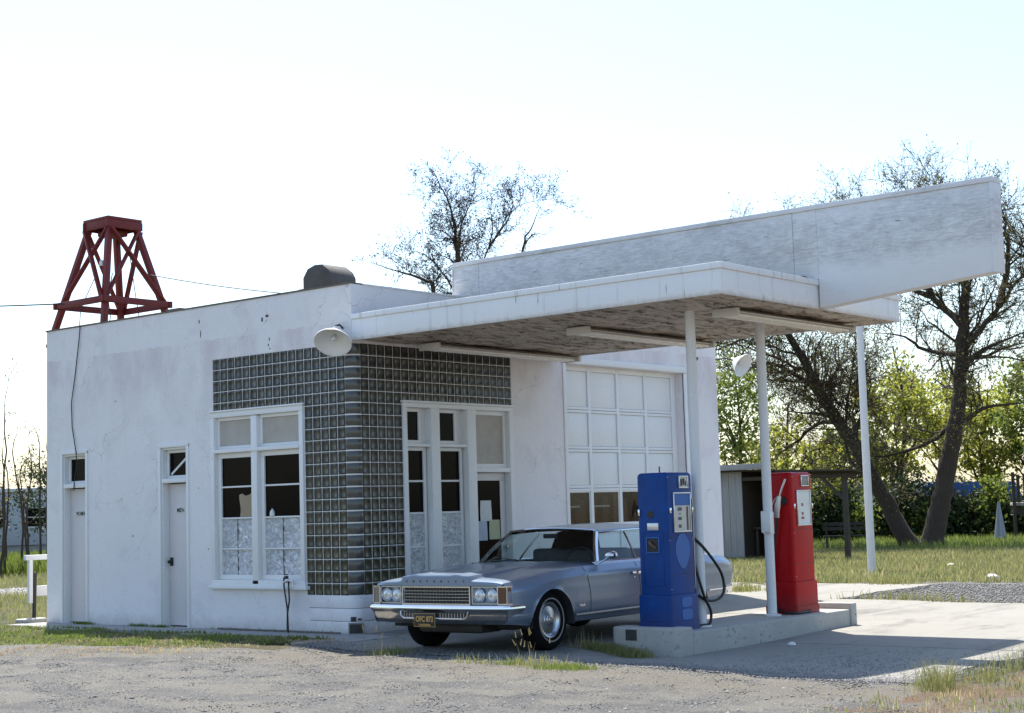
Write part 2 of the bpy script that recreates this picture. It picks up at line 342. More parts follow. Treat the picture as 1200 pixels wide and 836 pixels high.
M['fieldg'] = m_leaf('field_blades', (.10, .125, .035), (.24, .235, .095), .35); M['rusty'] = m_leaf('russet_blades', (.22, .11, .05), (.36, .22, .11), .3)
M['stone'] = m_soup('gravel_stone', (.05, .05, .052), (.34, .33, .315), 26, .95); M['sbright'] = m_simple('pale_stone', (.42, .41, .38), .95, Specular_IOR_Level=.1)
M['oldwood'] = m_soup('grey_boards', (.20, .20, .20), (.42, .41, .40), 5, .85, (3, 3, .3)); M['darkwood'] = m_soup('dark_old_wood', (.022, .016, .012), (.075, .058, .042), 6)
M['farwhite'] = m_simple('far_white', (.62, .62, .62), .7); M['fargrey'] = m_simple('far_grey', (.42, .45, .50), .6); M['farblue'] = m_simple('far_blue', (.02, .09, .26), .4)
M['smudge'] = m_soup('black_smudge', (.015, .015, .015), (.07, .065, .06), 20)
M['cloth'] = m_simple('pale_canvas', (.30, .33, .38), .8); M['curt'] = m_soup('brown_boards_inside', (.05, .028, .016), (.26, .19, .14), 5, .8, (6, 6, .5))
M['tancard'] = m_soup('tan_cardboard', (.26, .19, .12), (.44, .35, .25), 9, .9)
M['hose'] = m_simple('black_hose', (.01, .01, .01), .45); M['whitechip'] = m_simple('white_litter', (.8, .79, .75), .8)

ORD = ['first', 'second', 'third', 'fourth', 'fifth', 'sixth', 'seventh', 'eighth', 'ninth', 'tenth', 'eleventh', 'twelfth', 'thirteenth', 'last']
# ------------------------------------------------------------------ mesh helpers
class MB:
    def __init__(s): s.v = []; s.f = []
    def add(s, vs, fs):
        n = len(s.v); s.v += [tuple(x) for x in vs]; s.f += [tuple(i+n for i in f) for f in fs]; return s
    def box(s, x0, x1, y0, y1, z0, z1):
        return s.add([(x0, y0, z0), (x1, y0, z0), (x1, y1, z0), (x0, y1, z0), (x0, y0, z1), (x1, y0, z1), (x1, y1, z1), (x0, y1, z1)],
                     [(0, 3, 2, 1), (4, 5, 6, 7), (0, 1, 5, 4), (1, 2, 6, 5), (2, 3, 7, 6), (3, 0, 4, 7)])
    def beam(s, a, b, w, h, upv=(0, 0, 1)):
        a = Vector(a); b = Vector(b); d = (b-a).normalized(); x = d.cross(Vector(upv))
        if x.length < 1e-4: x = d.cross(Vector((1, 0, 0)))
        x.normalize(); y = x.cross(d)
        vs = [p+x*sx*w/2+y*sy*h/2 for p in (a, b) for sx, sy in ((-1, -1), (1, -1), (1, 1), (-1, 1))]
        return s.add(vs, [(0, 1, 2, 3), (7, 6, 5, 4), (0, 4, 5, 1), (1, 5, 6, 2), (2, 6, 7, 3), (3, 7, 4, 0)])
    def tube(s, pts, r, n=8, cap=True):
        pts = [Vector(p) for p in pts]; k = len(pts)
        if not isinstance(r, (list, tuple)): r = [r]*k
        base = len(s.v); px = None
        for i, p in enumerate(pts):
            d = (pts[min(i+1, k-1)]-pts[max(i-1, 0)])
            if d.length < 1e-9: d = Vector((0, 0, 1))
            d.normalize()
            x = (px - d*px.dot(d)) if px is not None else d.cross(Vector((.13, .31, 1)) if abs(d.z) < .9 else Vector((1, .2, .1)))
            x.normalize(); px = x; y = d.cross(x)
            for j in range(n):
                t = 2*PI*j/n; s.v.append(tuple(p+(x*math.cos(t)+y*math.sin(t))*r[i]))
        for i in range(k-1):
            for j in range(n):
                a0 = base+i*n+j; a1 = base+i*n+(j+1) % n; s.f.append((a0, a1, a1+n, a0+n))
        if cap:
            s.f.append(tuple(base+j for j in range(n))[::-1]); s.f.append(tuple(base+(k-1)*n+j for j in range(n)))
        return s
    def lathe(s, prof, c=(0, 0, 0), axis='z', n=24, mat=None):
        base = len(s.v); k = len(prof); c = Vector(c)
        for r, h in prof:
            for j in range(n):
                t = 2*PI*j/n; p = Vector((r*math.cos(t), r*math.sin(t), h))
                if axis == 'y': p = Vector((p.x, p.z, p.y))
                elif axis == 'x': p = Vector((p.z, p.x, p.y))
                if mat is not None: p = mat @ p
                s.v.append(tuple(p+c))
        for i in range(k-1):
            for j in range(n):
                a0 = base+i*n+j; a1 = base+i*n+(j+1) % n; s.f.append((a0, a1, a1+n, a0+n))
        return s
    def prism(s, poly, z0, z1, fn=None):
        n = len(poly); vs = [(x, y, z0) for x, y in poly]+[(x, y, z1) for x, y in poly]
        if fn: vs = [fn(*q) for q in vs]
        return s.add(vs, [tuple(range(n))[::-1], tuple(range(n, 2*n))]+[(i, (i+1) % n, (i+1) % n+n, i+n) for i in range(n)])
    def grid(s, rows):
        base = len(s.v); m = len(rows[0])
        for r in rows: s.v += [tuple(p) for p in r]
        for i in range(len(rows)-1):
            for j in range(m-1):
                a = base+i*m+j; s.f.append((a, a+1, a+m+1, a+m))
        return s
    def mesh(s, name, mat, bevel=0, smooth=None, seg=2, weld=False):
        me = bpy.data.meshes.new(name); me.from_pydata(s.v, [], s.f); 
        bm = bmesh.new(); bm.from_mesh(me)
        if weld: bmesh.ops.remove_doubles(bm, verts=bm.verts, dist=1e-4)
        bmesh.ops.recalc_face_normals(bm, faces=bm.faces)
        if bevel:
            es = [e for e in bm.edges if len(e.link_faces) == 2 and e.calc_face_angle(0) > R(40)]
            bmesh.ops.bevel(bm, geom=es, offset=bevel, segments=seg, affect='EDGES', profile=.5, clamp_overlap=True)
        ang = R(smooth if smooth is not None else (35 if bevel else 0))
        if ang > 0:
            for f in bm.faces: f.smooth = True
            for e in bm.edges:
                if len(e.link_faces) != 2 or e.calc_face_angle(0) > ang: e.smooth = False
        bm.to_mesh(me); bm.free()
        for m in (mat if isinstance(mat, (list, tuple)) else [mat]): me.materials.append(m)
        return me
    def build(s, name, mat, parent=None, bevel=0, smooth=None, loc=None, rot=None, seg=2, weld=False):
        return link(name, s.mesh(name, mat, bevel, smooth, seg, weld), parent, loc, rot)

def link(name, me, parent=None, loc=None, rot=None):
    o = bpy.data.objects.new(name, me); COL.objects.link(o)
    if parent is not None: o.parent = parent
    if loc is not None: o.location = loc
    if rot is not None: o.rotation_euler = rot
    return o
def B(x0, x1, y0, y1, z0, z1): return MB().box(x0, x1, y0, y1, z0, z1)
def thing(name, label, cat, loc=(0, 0, 0), rz=0, group=None):
    o = bpy.data.objects.new(name, None); COL.objects.link(o); o.location = loc; o.rotation_euler = (0, 0, rz)
    return tag(o, label, cat, group)
def tag(o, label, cat, group=None):
    o['label'] = label; o['category'] = cat
    if group: o['group'] = group
    return o
def struct(o): o['kind'] = 'structure'; return o
def copy_tree(o, parent=None):
    c = o.copy(); COL.objects.link(c)
    if parent is not None: c.parent = parent
    for ch in list(o.children): copy_tree(ch, c)
    return c
def text(name, s, size, mat, parent, mw, extrude=.001, align='CENTER', squash=1, bold=0):
    cu = bpy.data.curves.new(name, 'FONT'); cu.body = s; cu.size = size; cu.extrude = extrude; cu.align_x = align; cu.align_y = 'CENTER'; cu.offset = bold
    t = bpy.data.objects.new('tmp', cu); COL.objects.link(t)
    dg = bpy.context.evaluated_depsgraph_get(); me = bpy.data.meshes.new_from_object(t.evaluated_get(dg)); bpy.data.objects.remove(t)
    me.transform(mw @ Matrix.Diagonal((squash, 1, 1, 1))); me.materials.clear(); me.materials.append(mat)
    return link(name, me, parent)
def frame_y(x0, x1, z0, z1, w, y0, y1, m=None):   # rectangular frame lying in an xz plane
    m = m or MB(); m.box(x0, x1, y0, y1, z1-w, z1); m.box(x0, x1, y0, y1, z0, z0+w)
    m.box(x0, x0+w, y0, y1, z0+w, z1-w); m.box(x1-w, x1, y0, y1, z0+w, z1-w); return m
def frame_x(y0, y1, z0, z1, w, x0, x1, m=None):
    m = m or MB(); m.box(x0, x1, y0, y1, z1-w, z1); m.box(x0, x1, y0, y1, z0, z0+w)
    m.box(x0, x1, y0, y0+w, z0+w, z1-w); m.box(x0, x1, y1-w, y1, z0+w, z1-w); return m
def tri_mesh(name, V, F, mat, kind=True):
    me = bpy.data.meshes.new(name); V = np.asarray(V, np.float32); F = np.asarray(F, np.int32); k = F.shape[1]
    me.vertices.add(len(V)); me.vertices.foreach_set('co', V.ravel())
    me.loops.add(F.size); me.loops.foreach_set('vertex_index', F.ravel())
    me.polygons.add(len(F)); me.polygons.foreach_set('loop_start', np.arange(0, F.size, k, dtype=np.int32)); me.polygons.foreach_set('loop_total', np.full(len(F), k, np.int32))
    me.update(calc_edges=True); me.materials.append(mat); return me

def sm(a, b, t):
    t = np.clip((np.asarray(t, float)-a)/(b-a), 0, 1); return t*t*(3-2*t)
def hgt(x, y):
    x = np.asarray(x, float); y = np.asarray(y, float)
    h = -.042*sm(.3, 1.4, -y) - .078*sm(3.4, 4.4, -y)*sm(-1.6, 0, x)*(1-.55*sm(1.4, 4.0, x)) - .05*sm(5.2, 7, -y)*(1-sm(-1.6, 0, x))
    return h*(1-sm(6.5, 12, x))
# ------------------------------------------------------------------ ground, slabs, sky-line terrain
def gline(a, b, st): return list(np.arange(a, b, st))
gx = [-600, -300, -150, -80, -45, -28]+gline(-20, 16, .22)+gline(16, 50, 1.2)+[55, 70, 100, 160, 300, 600, 1200]
gy = [-600, -300, -120, -60, -35, -22]+gline(-16, 12, .22)+gline(12, 40, 1.2)+[45, 60, 100, 160, 300, 600, 1200]
GX, GY = np.meshgrid(gx, gy)
GZ = hgt(GX, GY)-.006
def wob(x, y, s): return np.sin(x*s+1.3*np.sin(y*s*.7))*np.cos(y*s*1.1+np.sin(x*s*.8+2))
near = (np.abs(GX) < 20) & (np.abs(GY) < 17)
GZ += np.where(near, .012*wob(GX, GY, 1.9)+.007*wob(GX+5, GY-3, 5.1)+rng.normal(0, .0035, GX.shape), 0)
def ingr(GX, GY): return ((GX > -1.35) & (GX < 12.1) & (GY < .3) & (GY > -8.3)) | ((GX > -.8) & (GX < 9) & (GY > -.9) & (GY < 7.1))
under = ingr(GX, GY)
GZ = np.where(under, np.minimum(GZ, hgt(GX, GY))-.05, GZ)
def gsurf(x, y):
    return np.where(ingr(x, y), hgt(x, y), hgt(x, y)-.006+np.where((np.abs(x) < 20) & (np.abs(y) < 17), .012*wob(x, y, 1.9)+.007*wob(x+5, y-3, 5.1), 0))
nx, ny = len(gx), len(gy); idx = np.arange(nx*ny).reshape(ny, nx)
FQ = np.stack([idx[:-1, :-1], idx[:-1, 1:], idx[1:, 1:], idx[1:, :-1]], -1).reshape(-1, 4)
g = struct(link('ground', tri_mesh('ground', np.stack([GX, GY, GZ], -1).reshape(-1, 3), FQ, M['ground'])))
for p in g.data.polygons: pass
g.data.polygons.foreach_set('use_smooth', [True]*len(g.data.polygons))

def slab_piece(x0, x1, y0, y1, wav=None, dz=0.0, th=.12, mat='concrete', parent=None, name='slab'):
    n = max(2, int((x1-x0)/.3)); m = max(2, int((y1-y0)/.3)); rows = []
    for j in range(m+1):
        y = y0+(y1-y0)*j/m; r = []
        for i in range(n+1):
            x = x0+(x1-x0)*i/n
            xx, yy = x, y
            if wav:
                if i == 0 and 'x' in wav: xx += .10*math.sin(y*2.1)+.05*math.sin(y*7+1)
                if j == 0 and 'y' in wav: yy += .06*math.sin(x*2.7)+.03*math.sin(x*9)
            r.append((xx, yy, float(hgt(xx, yy))+dz))
        rows.append(r)
    mb = MB(); mb.grid(rows)
    per = rows[0]+[r[-1] for r in rows[1:]]+rows[-1][-2::-1]+[r[0] for r in rows[-2:0:-1]]
    k = len(per); b = len(mb.v); mb.v += per+[(p[0], p[1], p[2]-th) for p in per]
    mb.f += [(b+i, b+(i+1) % k, b+(i+1) % k+k, b+i+k) for i in range(k)]
    return mb.build(name, M[mat], parent, smooth=30, weld=True)
apron = struct(bpy.data.objects.new('concrete_apron', None)); COL.objects.link(apron)
J = .007
for (x0, x1, wx) in ((-1.2, 2.0, 'x'), (2.0, 5.1, ''), (5.1, 8.3, '')):
    for (y0, y1, wy) in ((-8.05, -4.0, 'y'), (-4.0, -.01, '')):
        slab_piece(x0+J, x1-J, y0+J, y1-J, wx+wy, random.uniform(-.002, .004), parent=apron)
slab_piece(8.3+J, 11.9, -2.3, .6, 'y', .0, parent=apron); slab_piece(8.9, 11.9, .615, 3.2, '', .002, parent=apron)
walk = struct(bpy.data.objects.new('walkway', None)); COL.objects.link(walk)
for y0, y1 in ((-.68, 1.2), (1.2, 3.1), (3.1, 5.0), (5.0, 6.95)):
    slab_piece(-.66, -.004, y0+.006, y1-.006, 'x', .004, .11, 'walk', walk)

# ------------------------------------------------------------------ the filling station
H = 4.5; LX = 8.76; LY = 6.75
ST = thing('filling_station', 'small white stucco filling station with glass block corner and flat canopy, parked car in front', 'building')
def wall_y(mb, y0, y1, x0, x1, z0, z1, ops):
    cuts = sorted({x0, x1, *[o[0] for o in ops], *[o[1] for o in ops]}); cuts = [c for c in cuts if x0 <= c <= x1]
    for a, b in zip(cuts[:-1], cuts[1:]):
        m = (a+b)/2; zo = sorted([(o[2], o[3]) for o in ops if o[0] < m < o[1]]); z = z0
        for p, q in zo:
            if p > z+1e-4: mb.box(a, b, y0, y1, z, p)
            z = q
        if z < z1-1e-4: mb.box(a, b, y0, y1, z, z1)
    return mb
def swapxy(mb): mb.v = [(y, x, z) for x, y, z in mb.v]; mb.f = [f[::-1] for f in mb.f]; return mb
def fix(mb):  # drop the faces two neighbouring boxes share
    return mb
R0 = .145; GT = 3.735; GB = .485
wl = swapxy(wall_y(MB(), 0, .2, R0, LY, -.1, GT, [(R0, .872, -.1, GB), (R0, .93, GB, GT), (.93, 2.77, .555, GT), (5.725, 6.335, 0, 2.56), (3.345, 3.945, 0, 2.55)]))
wl.box(0, .2, R0, LY, GT, H)
wl.build('wall', M['stucco'], ST)
wf_ = wall_y(MB(), 0, .2, R0, LX, -.1, GT, [(R0, .905, -.1, GB), (R0, 3.205, GB, GT), (.905, 3.19, 0, 2.99), (4.50, 7.72, 0, 3.70)])
wf_.box(R0, LX, 0, .2, GT, H); wf_.box(0, R0, 0, R0, GT, H); wf_.build('wall', M['stucco'], ST)
B(LX-.2, LX, .2, LY, -.1, H).build('wall', M['stucco'], ST); B(.2, LX-.2, LY-.2, LY, -.1, H).build('wall', M['stucco'], ST)
B(.2, LX-.2, .2, LY-.2, 4.18, 4.25).build('roof', M['roof'], ST)
cp = MB(); cp.box(-.015, .215, .0, LY+.015, H, H+.022); cp.box(.215, LX+.01, LY-.2, LY+.015, H, H+.022); cp.build('parapet_cap', M['cap'], ST)
cp = MB(); cp.box(.215, LX+.01, -.012, .21, H, H+.018); cp.build('parapet_cap', M['fascia'], ST)
# block courses under the glass, rounded at the corner
arc = [(R0+math.cos(t)*(R0+.004), R0+math.sin(t)*(R0+.004)) for t in np.linspace(PI, 1.5*PI, 9)]
arci = [(R0+math.cos(t)*.03, R0+math.sin(t)*.03) for t in np.linspace(1.5*PI, PI, 9)]
path = [(-.004, .872)]+arc+[(.905, -.004), (.905, .115)]+arci+[(.115, .872)]
for z0, z1 in ((-.06, .157), (.163, .321), (.327, GB)):
    MB().prism(path, z0, z1).build('block_course', M['stucco'], ST, bevel=.004, smooth=30)
# vent hole in the lowest course
mt = Matrix.Translation((R0, R0, 0)) @ Matrix.Rotation(R(40), 4, 'Z')
v = MB(); v.box(-.165, -.135, -.085, .085, .005, .13); v.v = [tuple(mt @ Vector(p)) for p in v.v]; vt = v.build('vent_grille', M['smudge'], ST, bevel=.004)
v = MB(); frame_x(-.10, .10, -.005, .145, .018, -.17, -.155, v); v.v = [tuple(mt @ Vector(p)) for p in v.v]; v.build('frame', M['concrete'], vt)
v = MB(); v.box(-.157, -.15, .0, .07, .165, .22); v.box(-.157, -.15, -.07, -.02, .175, .20); v.v = [tuple(mt @ Vector(p)) for p in v.v]; v.build('scorch_mark', M['smudge'], ST, bevel=.003)

# glass blocks
P1 = (2.77-R0)/17; P2 = (3.205-R0)/20; PZ = (GT-GB)/21
mo = MB(); mo.box(.005, .10, R0, .93, GB, GT); mo.box(.005, .10, .93, 2.77, 2.95, GT); mo.box(R0, .93, .005, .10, GB, GT); mo.box(.93, 3.205, .005, .10, 2.95, GT)
ap = [(R0+math.cos(t)*(R0-.004), R0+math.sin(t)*(R0-.004)) for t in np.linspace(PI, 1.5*PI, 9)]+[(R0+.02, .1), (R0, R0), (.1, R0+.02)]
mo.prism(ap, GB, GT); mo.build('mortar', M['mortar'], ST)
def block_mb(w):
    m = MB(); a = w/2; z = PZ/2; g_ = .0045; d = .028; i = .016
    for k in ((0, a-g_, z-g_), (d-.009, a-g_, z-g_), (d-.003, a-g_-.006, z-g_-.006), (d, a-i-.004, z-i-.004), (d-.004, a-i-.012, z-i-.012)):
        m.v += [(-k[0], -k[1], -k[2]), (-k[0], k[1], -k[2]), (-k[0], k[1], k[2]), (-k[0], -k[1], k[2])]
    for r in range(4):
        for j in range(4): m.f.append((r*4+j, r*4+(j+1) % 4, r*4+4+(j+1) % 4, r*4+4+j))
    m.f.append((16, 17, 18, 19)); return m
meL = block_mb(P1).mesh('glass_block', M['block'], smooth=50); meF = block_mb(P2).mesh('glass_block', M['block'], smooth=50)
mc = MB(); rr = []
for t in np.linspace(PI+.05, 1.5*PI-.05, 11):
    c_, s_ = math.cos(t), math.sin(t); z = PZ/2
    rr.append([(R0*1+c_*(R0-.025), R0+s_*(R0-.025), -z+.007), (R0+c_*R0, R0+s_*R0, -z+.010), (R0+c_*(R0+.004), R0+s_*(R0+.004), -z+.02),
               (R0+c_*(R0+.004), R0+s_*(R0+.004), z-.02), (R0+c_*R0, R0+s_*R0, z-.010), (R0+c_*(R0-.025), R0+s_*(R0-.025), z-.007)])
mc.grid(rr); n0 = len(mc.v)
meC = mc.mesh('corner_glass_block', M['blockc'], smooth=60)
blocks = []
for r in range(21):
    z = GB+PZ*(r+.5)
    blocks.append(((R0, R0, z), meC, (0, 0, z), 0))
    for c in range(17):
        y = R0+P1*(c+.5)
        if y > .93 and z < 2.96: continue
        blocks.append(((0, y, z), meL, (.024, y, z), 0))
    for c in range(20):
        x = R0+P2*(c+.5)
        if x > .90 and z < 2.96: continue
        blocks.append(((x, 0, z), meF, (x, .024, z), PI/2))
camp = Vector((-14.36, -14.48, 1.52))
hidden = lambda b: 1 if (b[0][1] == 0 and b[0][2] < .95) else 0     # the rows low on the front stand behind the car
blocks.sort(key=lambda b: (Vector(b[0])-camp).length + 5*hidden(b))
rest = MB()
for i, (_, me, loc, rz) in enumerate(blocks):
    if i < 300: link('corner_glass_block' if me is meC else 'glass_block', me, ST, loc, (0, 0, rz))
    else:
        mt = Matrix.Translation(loc) @ Matrix.Rotation(rz, 4, 'Z')
        rest.add([tuple(mt @ v.co) for v in me.vertices], [tuple(p.vertices) for p in me.polygons])
ro = rest.build('glass_blocks', M['block'], ST, smooth=50); ro['kind'] = 'stuff'

# left window
win = B(-.03, .075, 1.835, 1.955, .62, 2.90).build('window', M['trim'], ST, bevel=.006)
frame_x(.925, 2.80, .60, 2.985, .075, -.03, .09).build('frame', M['trim'], win, bevel=.005)
B(-.075, .09, .86, 2.83, .555, .602).build('sill', M['trim'], win, bevel=.008)
B(-.045, .06, 1.0, 2.725, 2.415, 2.465).build('transom_bar', M['trim'], win, bevel=.005)
B(-.05, .02, .90, 2.82, 2.986, 3.01).build('drip_cap', M['trim'], win, bevel=.004)
for y0, y1 in ((1.0, 1.835), (1.955, 2.725)):
    frame_x(y0, y1, 2.466, 2.909, .045, .03, .075).build('transom_frame', M['trim'], win, bevel=.004)
    B(.055, .07, y0+.046, y1-.046, 2.512, 2.863).build('transom_board', M['boardtan'], win)
    f = MB(); frame_x(y0, y1, .676, 2.414, .07, .035, .085, f)
    for z in (1.095, 1.515, 1.945): f.box(.04, .08, y0+.07, y1-.07, z-.012, z+.012)
    f.build('sash', M['trim'], win, bevel=.004)
    for z0, z1 in ((1.529, 1.931), (1.959, 2.342)): B(.062, .068, y0+.07, y1-.07, z0, z1).build('pane', M['dark'], win)
    for z0, z1 in ((.748, 1.081), (1.109, 1.501)):
        ym = (y0+y1)/2
        for a, b in ((y0+.07, ym-.006), (ym+.006, y1-.07)):
            rows = [[(.064-.016*random.random(), a+(b-a)*i/8, z0+(z1-z0)*j/10) for i in range(9)] for j in range(11)]
            MB().grid(rows).build('foil_pane', M['foil'], win, smooth=12)
        B(.052, .068, ym-.005, ym+.005, z0, z1).build('foil_seam', M['black'], win)
# things seen in the dark panes: a tan sheet and a small white jug standing on the bar
rows = [[(.056, 2.29-.26*i/4-.015*math.sin(j), 1.532+.30*j/5+(.02*math.sin(i*2) if j == 5 else 0)) for i in range(5)] for j in range(6)]
MB().grid(rows).build('torn_cardboard', M['tancard'], win)
tag(MB().lathe([(.0, 0), (.035, 0), (.038, .03), (.03, .07), (.012, .085), (.012, .10), (0, .10)], (.045, 1.62, 1.529), n=12).build('jug', M['enamel'], smooth=40), 'tiny white jug standing on a bar of the right hand left-wall window', 'jug')

# rest room doors on the left wall
def restroom(y0, y1, ztop, word, knob):
    d = B(.125, .16, y0+.03, y1-.03, .02, 2.03).build('door', M['door'], ST, bevel=.004)
    m = MB(); frame_x(y0-.035, y1+.035, -.0, ztop+.035, .05, -.018, .01, m); m.v = [v for v in m.v]
    jam = MB(); jam.box(-.018, .012, y0-.04, y0+.012, 0, ztop+.03); jam.box(-.018, .012, y1-.012, y1+.04, 0, ztop+.03); jam.box(-.02, .012, y0-.04, y1+.04, ztop-.0, ztop+.05)
    jam.box(.012, .16, y0, y0+.03, 0, ztop); jam.box(.012, .16, y1-.03, y1, 0, ztop); jam.box(.012, .16, y0+.03, y1-.03, ztop-.03, ztop); 
    jam.build('door_frame', M['trim'], d, bevel=.003)
    B(-.01, .16, y0+.03, y1-.03, 2.045, 2.105).build('transom_bar', M['trim'], d, bevel=.004)
    frame_x(y0+.03, y1-.03, 2.106, ztop-.03, .045, .09, .13).build('transom_frame', M['trim'], d, bevel=.004)
    B(.112, .118, y0+.075, y1-.075, 2.151, ztop-.075).build('transom_pane', M['dark'], d)
    if knob:
        MB().lathe([(.0, 0), (.02, 0), (.012, .02), (.02, .035), (.026, .05), (.02, .065), (0, .068)], (.124, y1-.085, .92), 'x', 12, Matrix.Rotation(PI, 4, 'Z')).build('knob', M['black'], d, smooth=40)
        B(.116, .124, y1-.12, y1-.05, .86, .98).build('lock_plate', M['black'], d, bevel=.002)
        MB().beam((.105, y1-.12, 2.17), (.105, y0+.10, 2.42), .012, .03).build('prop_stick', M['trim'], d)
    else: B(.12, .124, y1-.12, y1-.06, .2, 1.9)
    yc = (y0+y1)/2+.0
    B(.117, .1245, yc-.13, yc+.13, 1.615, 1.685).build('name_plate', M['enamel'], d, bevel=.001)
    mw = Matrix(((0, 0, -1, .116), (-1, 0, 0, yc), (0, 1, 0, 1.65), (0, 0, 0, 1)))
    text('lettering', word, .082, M['black'], d, mw, .001, squash=1.0 if knob else .75, bold=.002)
    return d
restroom(3.345, 3.945, 2.55, 'MEN', True); restroom(5.725, 6.335, 2.56, 'WOMEN', False)

# entrance : two sidelights and the door
en = MB(); 
for a, b in ((.905, .985), (1.455, 1.625), (2.20, 2.38), (3.115, 3.19)): en.box(a, b, -.025, .12, .0, 2.925)
en.box(.905, 3.19, -.03, .12, 2.925, 2.985)
ent = en.build('entrance_frame', M['trim'], ST, bevel=.005)
B(.88, 3.22, -.055, .02, 2.9865, 3.015).build('drip_cap', M['trim'], ent, bevel=.004)
for x0, x1 in ((.985, 1.455), (1.625, 2.20)):
    B(x0, x1, -.015, .12, 2.40, 2.44).build('transom_bar', M['trim'], ent, bevel=.004)
    w = B(x0, x1, .0, .12, .0, .55).build('sidelight', M['trim'], ent, bevel=.004)
    xb = x1-.10 if x0 < 1 else x1-.12
    frame_y(x0, xb, 2.441, 2.924, .05, .07, .11).build('transom_frame', M['trim'], ent, bevel=.003)
    B(xb+.001, x1, .10, .12, 2.441, 2.924).build('side_board', M['trim'], ent)
    B(x0+.05, xb-.05, .094, .10, 2.491, 2.874).build('transom_pane', M['dark'], ent)
    f = MB(); frame_y(x0, x1-.02, .551, 2.399, .05, .07, .11, f)
    for z in (1.06, 1.51, 1.94): f.box(x0+.05, x1-.07, .075, .105, z-.013, z+.013)
    f.build('sash', M['trim'], ent, bevel=.003)
    for z0, z1 in ((1.524, 1.926), (1.954, 2.348)): B(x0+.05, x1-.07, .094, .10, z0, z1).build('pane', M['dark'], ent)
    for z0, z1 in ((.602, 1.046), (1.074, 1.496)):
        a, b = x0+.05, x1-.07
        rows = [[(a+(b-a)*i/11, .092-.018*random.random(), z0+(z1-z0)*j/11) for i in range(12)] for j in range(12)]
        MB().grid(rows).build('foil_pane', M['foil'], ent, smooth=12)
B(2.38, 3.115, -.02, .12, 2.055, 2.115).build('transom_bar', M['trim'], ent, bevel=.004)
frame_y(2.38, 3.115, 2.116, 2.924, .06, .04, .09).build('transom_frame', M['trim'], ent, bevel=.004)
B(2.44, 3.055, .07, .08, 2.176, 2.864).build('transom_board', M['boardtan'], ent)
dr = frame_y(2.385, 3.11, .02, 2.05, .11, .085, .125).build('entrance_door', M['door'], ST, bevel=.004)
B(2.495, 3.0, .10, .106, .13, 1.94).build('pane', M['dark'], dr)
for (a, b, c, d_, m_) in ((2.56, 2.80, 1.37, 1.66, 'paper'), (2.50, 2.70, 1.10, 1.372, 'paperb'), (2.745, 2.975, 1.11, 1.385, 'papery')):
    rows = [[(a+(b-a)*i/4, .092+.004*math.sin(i+j)-(.001 if m_ == 'paper' else 0), c+(d_-c)*j/4) for i in range(5)] for j in range(5)]
    MB().grid(rows).build('notice', M[m_], dr, smooth=40)
MB().lathe([(0, 0), (.022, 0), (.014, .03), (.026, .05), (.02, .07), (0, .07)], (3.055, .084, 1.0), 'y', 12, Matrix.Rotation(PI, 4, 'Z')).build('knob', M['dullchrome'], dr, smooth=40)

# garage door and its frame
gf = MB(); gf.box(4.425, 4.50, -.018, .02, 0, 3.70); gf.box(7.72, 7.80, -.018, .02, 0, 3.70); gf.box(4.42, 7.81, -.03, .02, 3.702, 3.80); gf.build('garage_frame', M['trim'], ST, bevel=.004)
gd = B(4.50, 7.72, .205, .22, 0, 3.70).build('garage_door', M['garage'], ST)
gc = [4.50, 5.30, 6.05, 6.83, 7.62]; gr = [0, .61, 1.21, 1.815, 2.415, 3.02, 3.62]
gd.data.clear_geometry()
fr = MB()
for x in (4.50, 5.27, 6.03, 6.80, 7.59): fr.box(x, x+.07 if x < 7.5 else 7.72, .165, .205, 0, 3.699)
for i, z in enumerate(gr):
    for a, b in zip((4.57, 5.34, 6.10, 6.87), (5.27, 6.03, 6.80, 7.59)):
        if i in (0, 6): fr.box(a, b, .167, .205, z if i else 0, z+.05 if i == 0 else 3.70)
        else: fr.box(a, b, .167, .205, z-.045, z-.003); fr.box(a, b, .167, .205, z+.003, z+.045)
fr.build('door_rails', M['garage'], gd, bevel=.004)
for i in range(6):
    for a, b in zip((4.57, 5.34, 6.10, 6.87), (5.27, 6.03, 6.80, 7.59)):
        z0, z1 = gr[i]+(.05 if i == 0 else .045), gr[i+1]-(.045 if i < 5 else 0)
        if i == 2:
            m = MB(); frame_y(a, b, z0, z1, .02, .18, .20, m); m.build('pane_frame', M['garage'], gd)
            if abs(a-6.10) < .1:   # broken pane : shards round a hole
                cx, cz = (a+b)/2, (z0+z1)/2; sh = MB()
                pts = [(a+.02, z0+.02), (b-.02, z0+.02), (b-.02, z1-.02), (a+.02, z1-.02)]
                hole = [(cx-.03, cz+.05), (cx+.02, cz+.13), (cx+.06, cz+.02), (cx+.15, cz-.02), (cx+.09, cz-.20), (cx+.02, cz-.06), (cx-.10, cz-.21), (cx-.05, cz-.03)]
                sh.add([(p[0], .19, p[1]) for p in pts+hole], [(0, 1, 8, 9, 10, 11), (1, 2, 7, 8), (2, 3, 5, 6, 7), (3, 0, 11, 4, 5)])
                sh.build('pane', M['glass'], gd)
            else: B(a+.02, b-.02, .188, .192, z0+.02, z1-.02).build('pane', M['glass'], gd)
        else:
            p = MB(); p.box(a+.004, b-.004, .185, .2, z0+.003, z1-.003); p.build('panel', M['garage'], gd, bevel=.006)
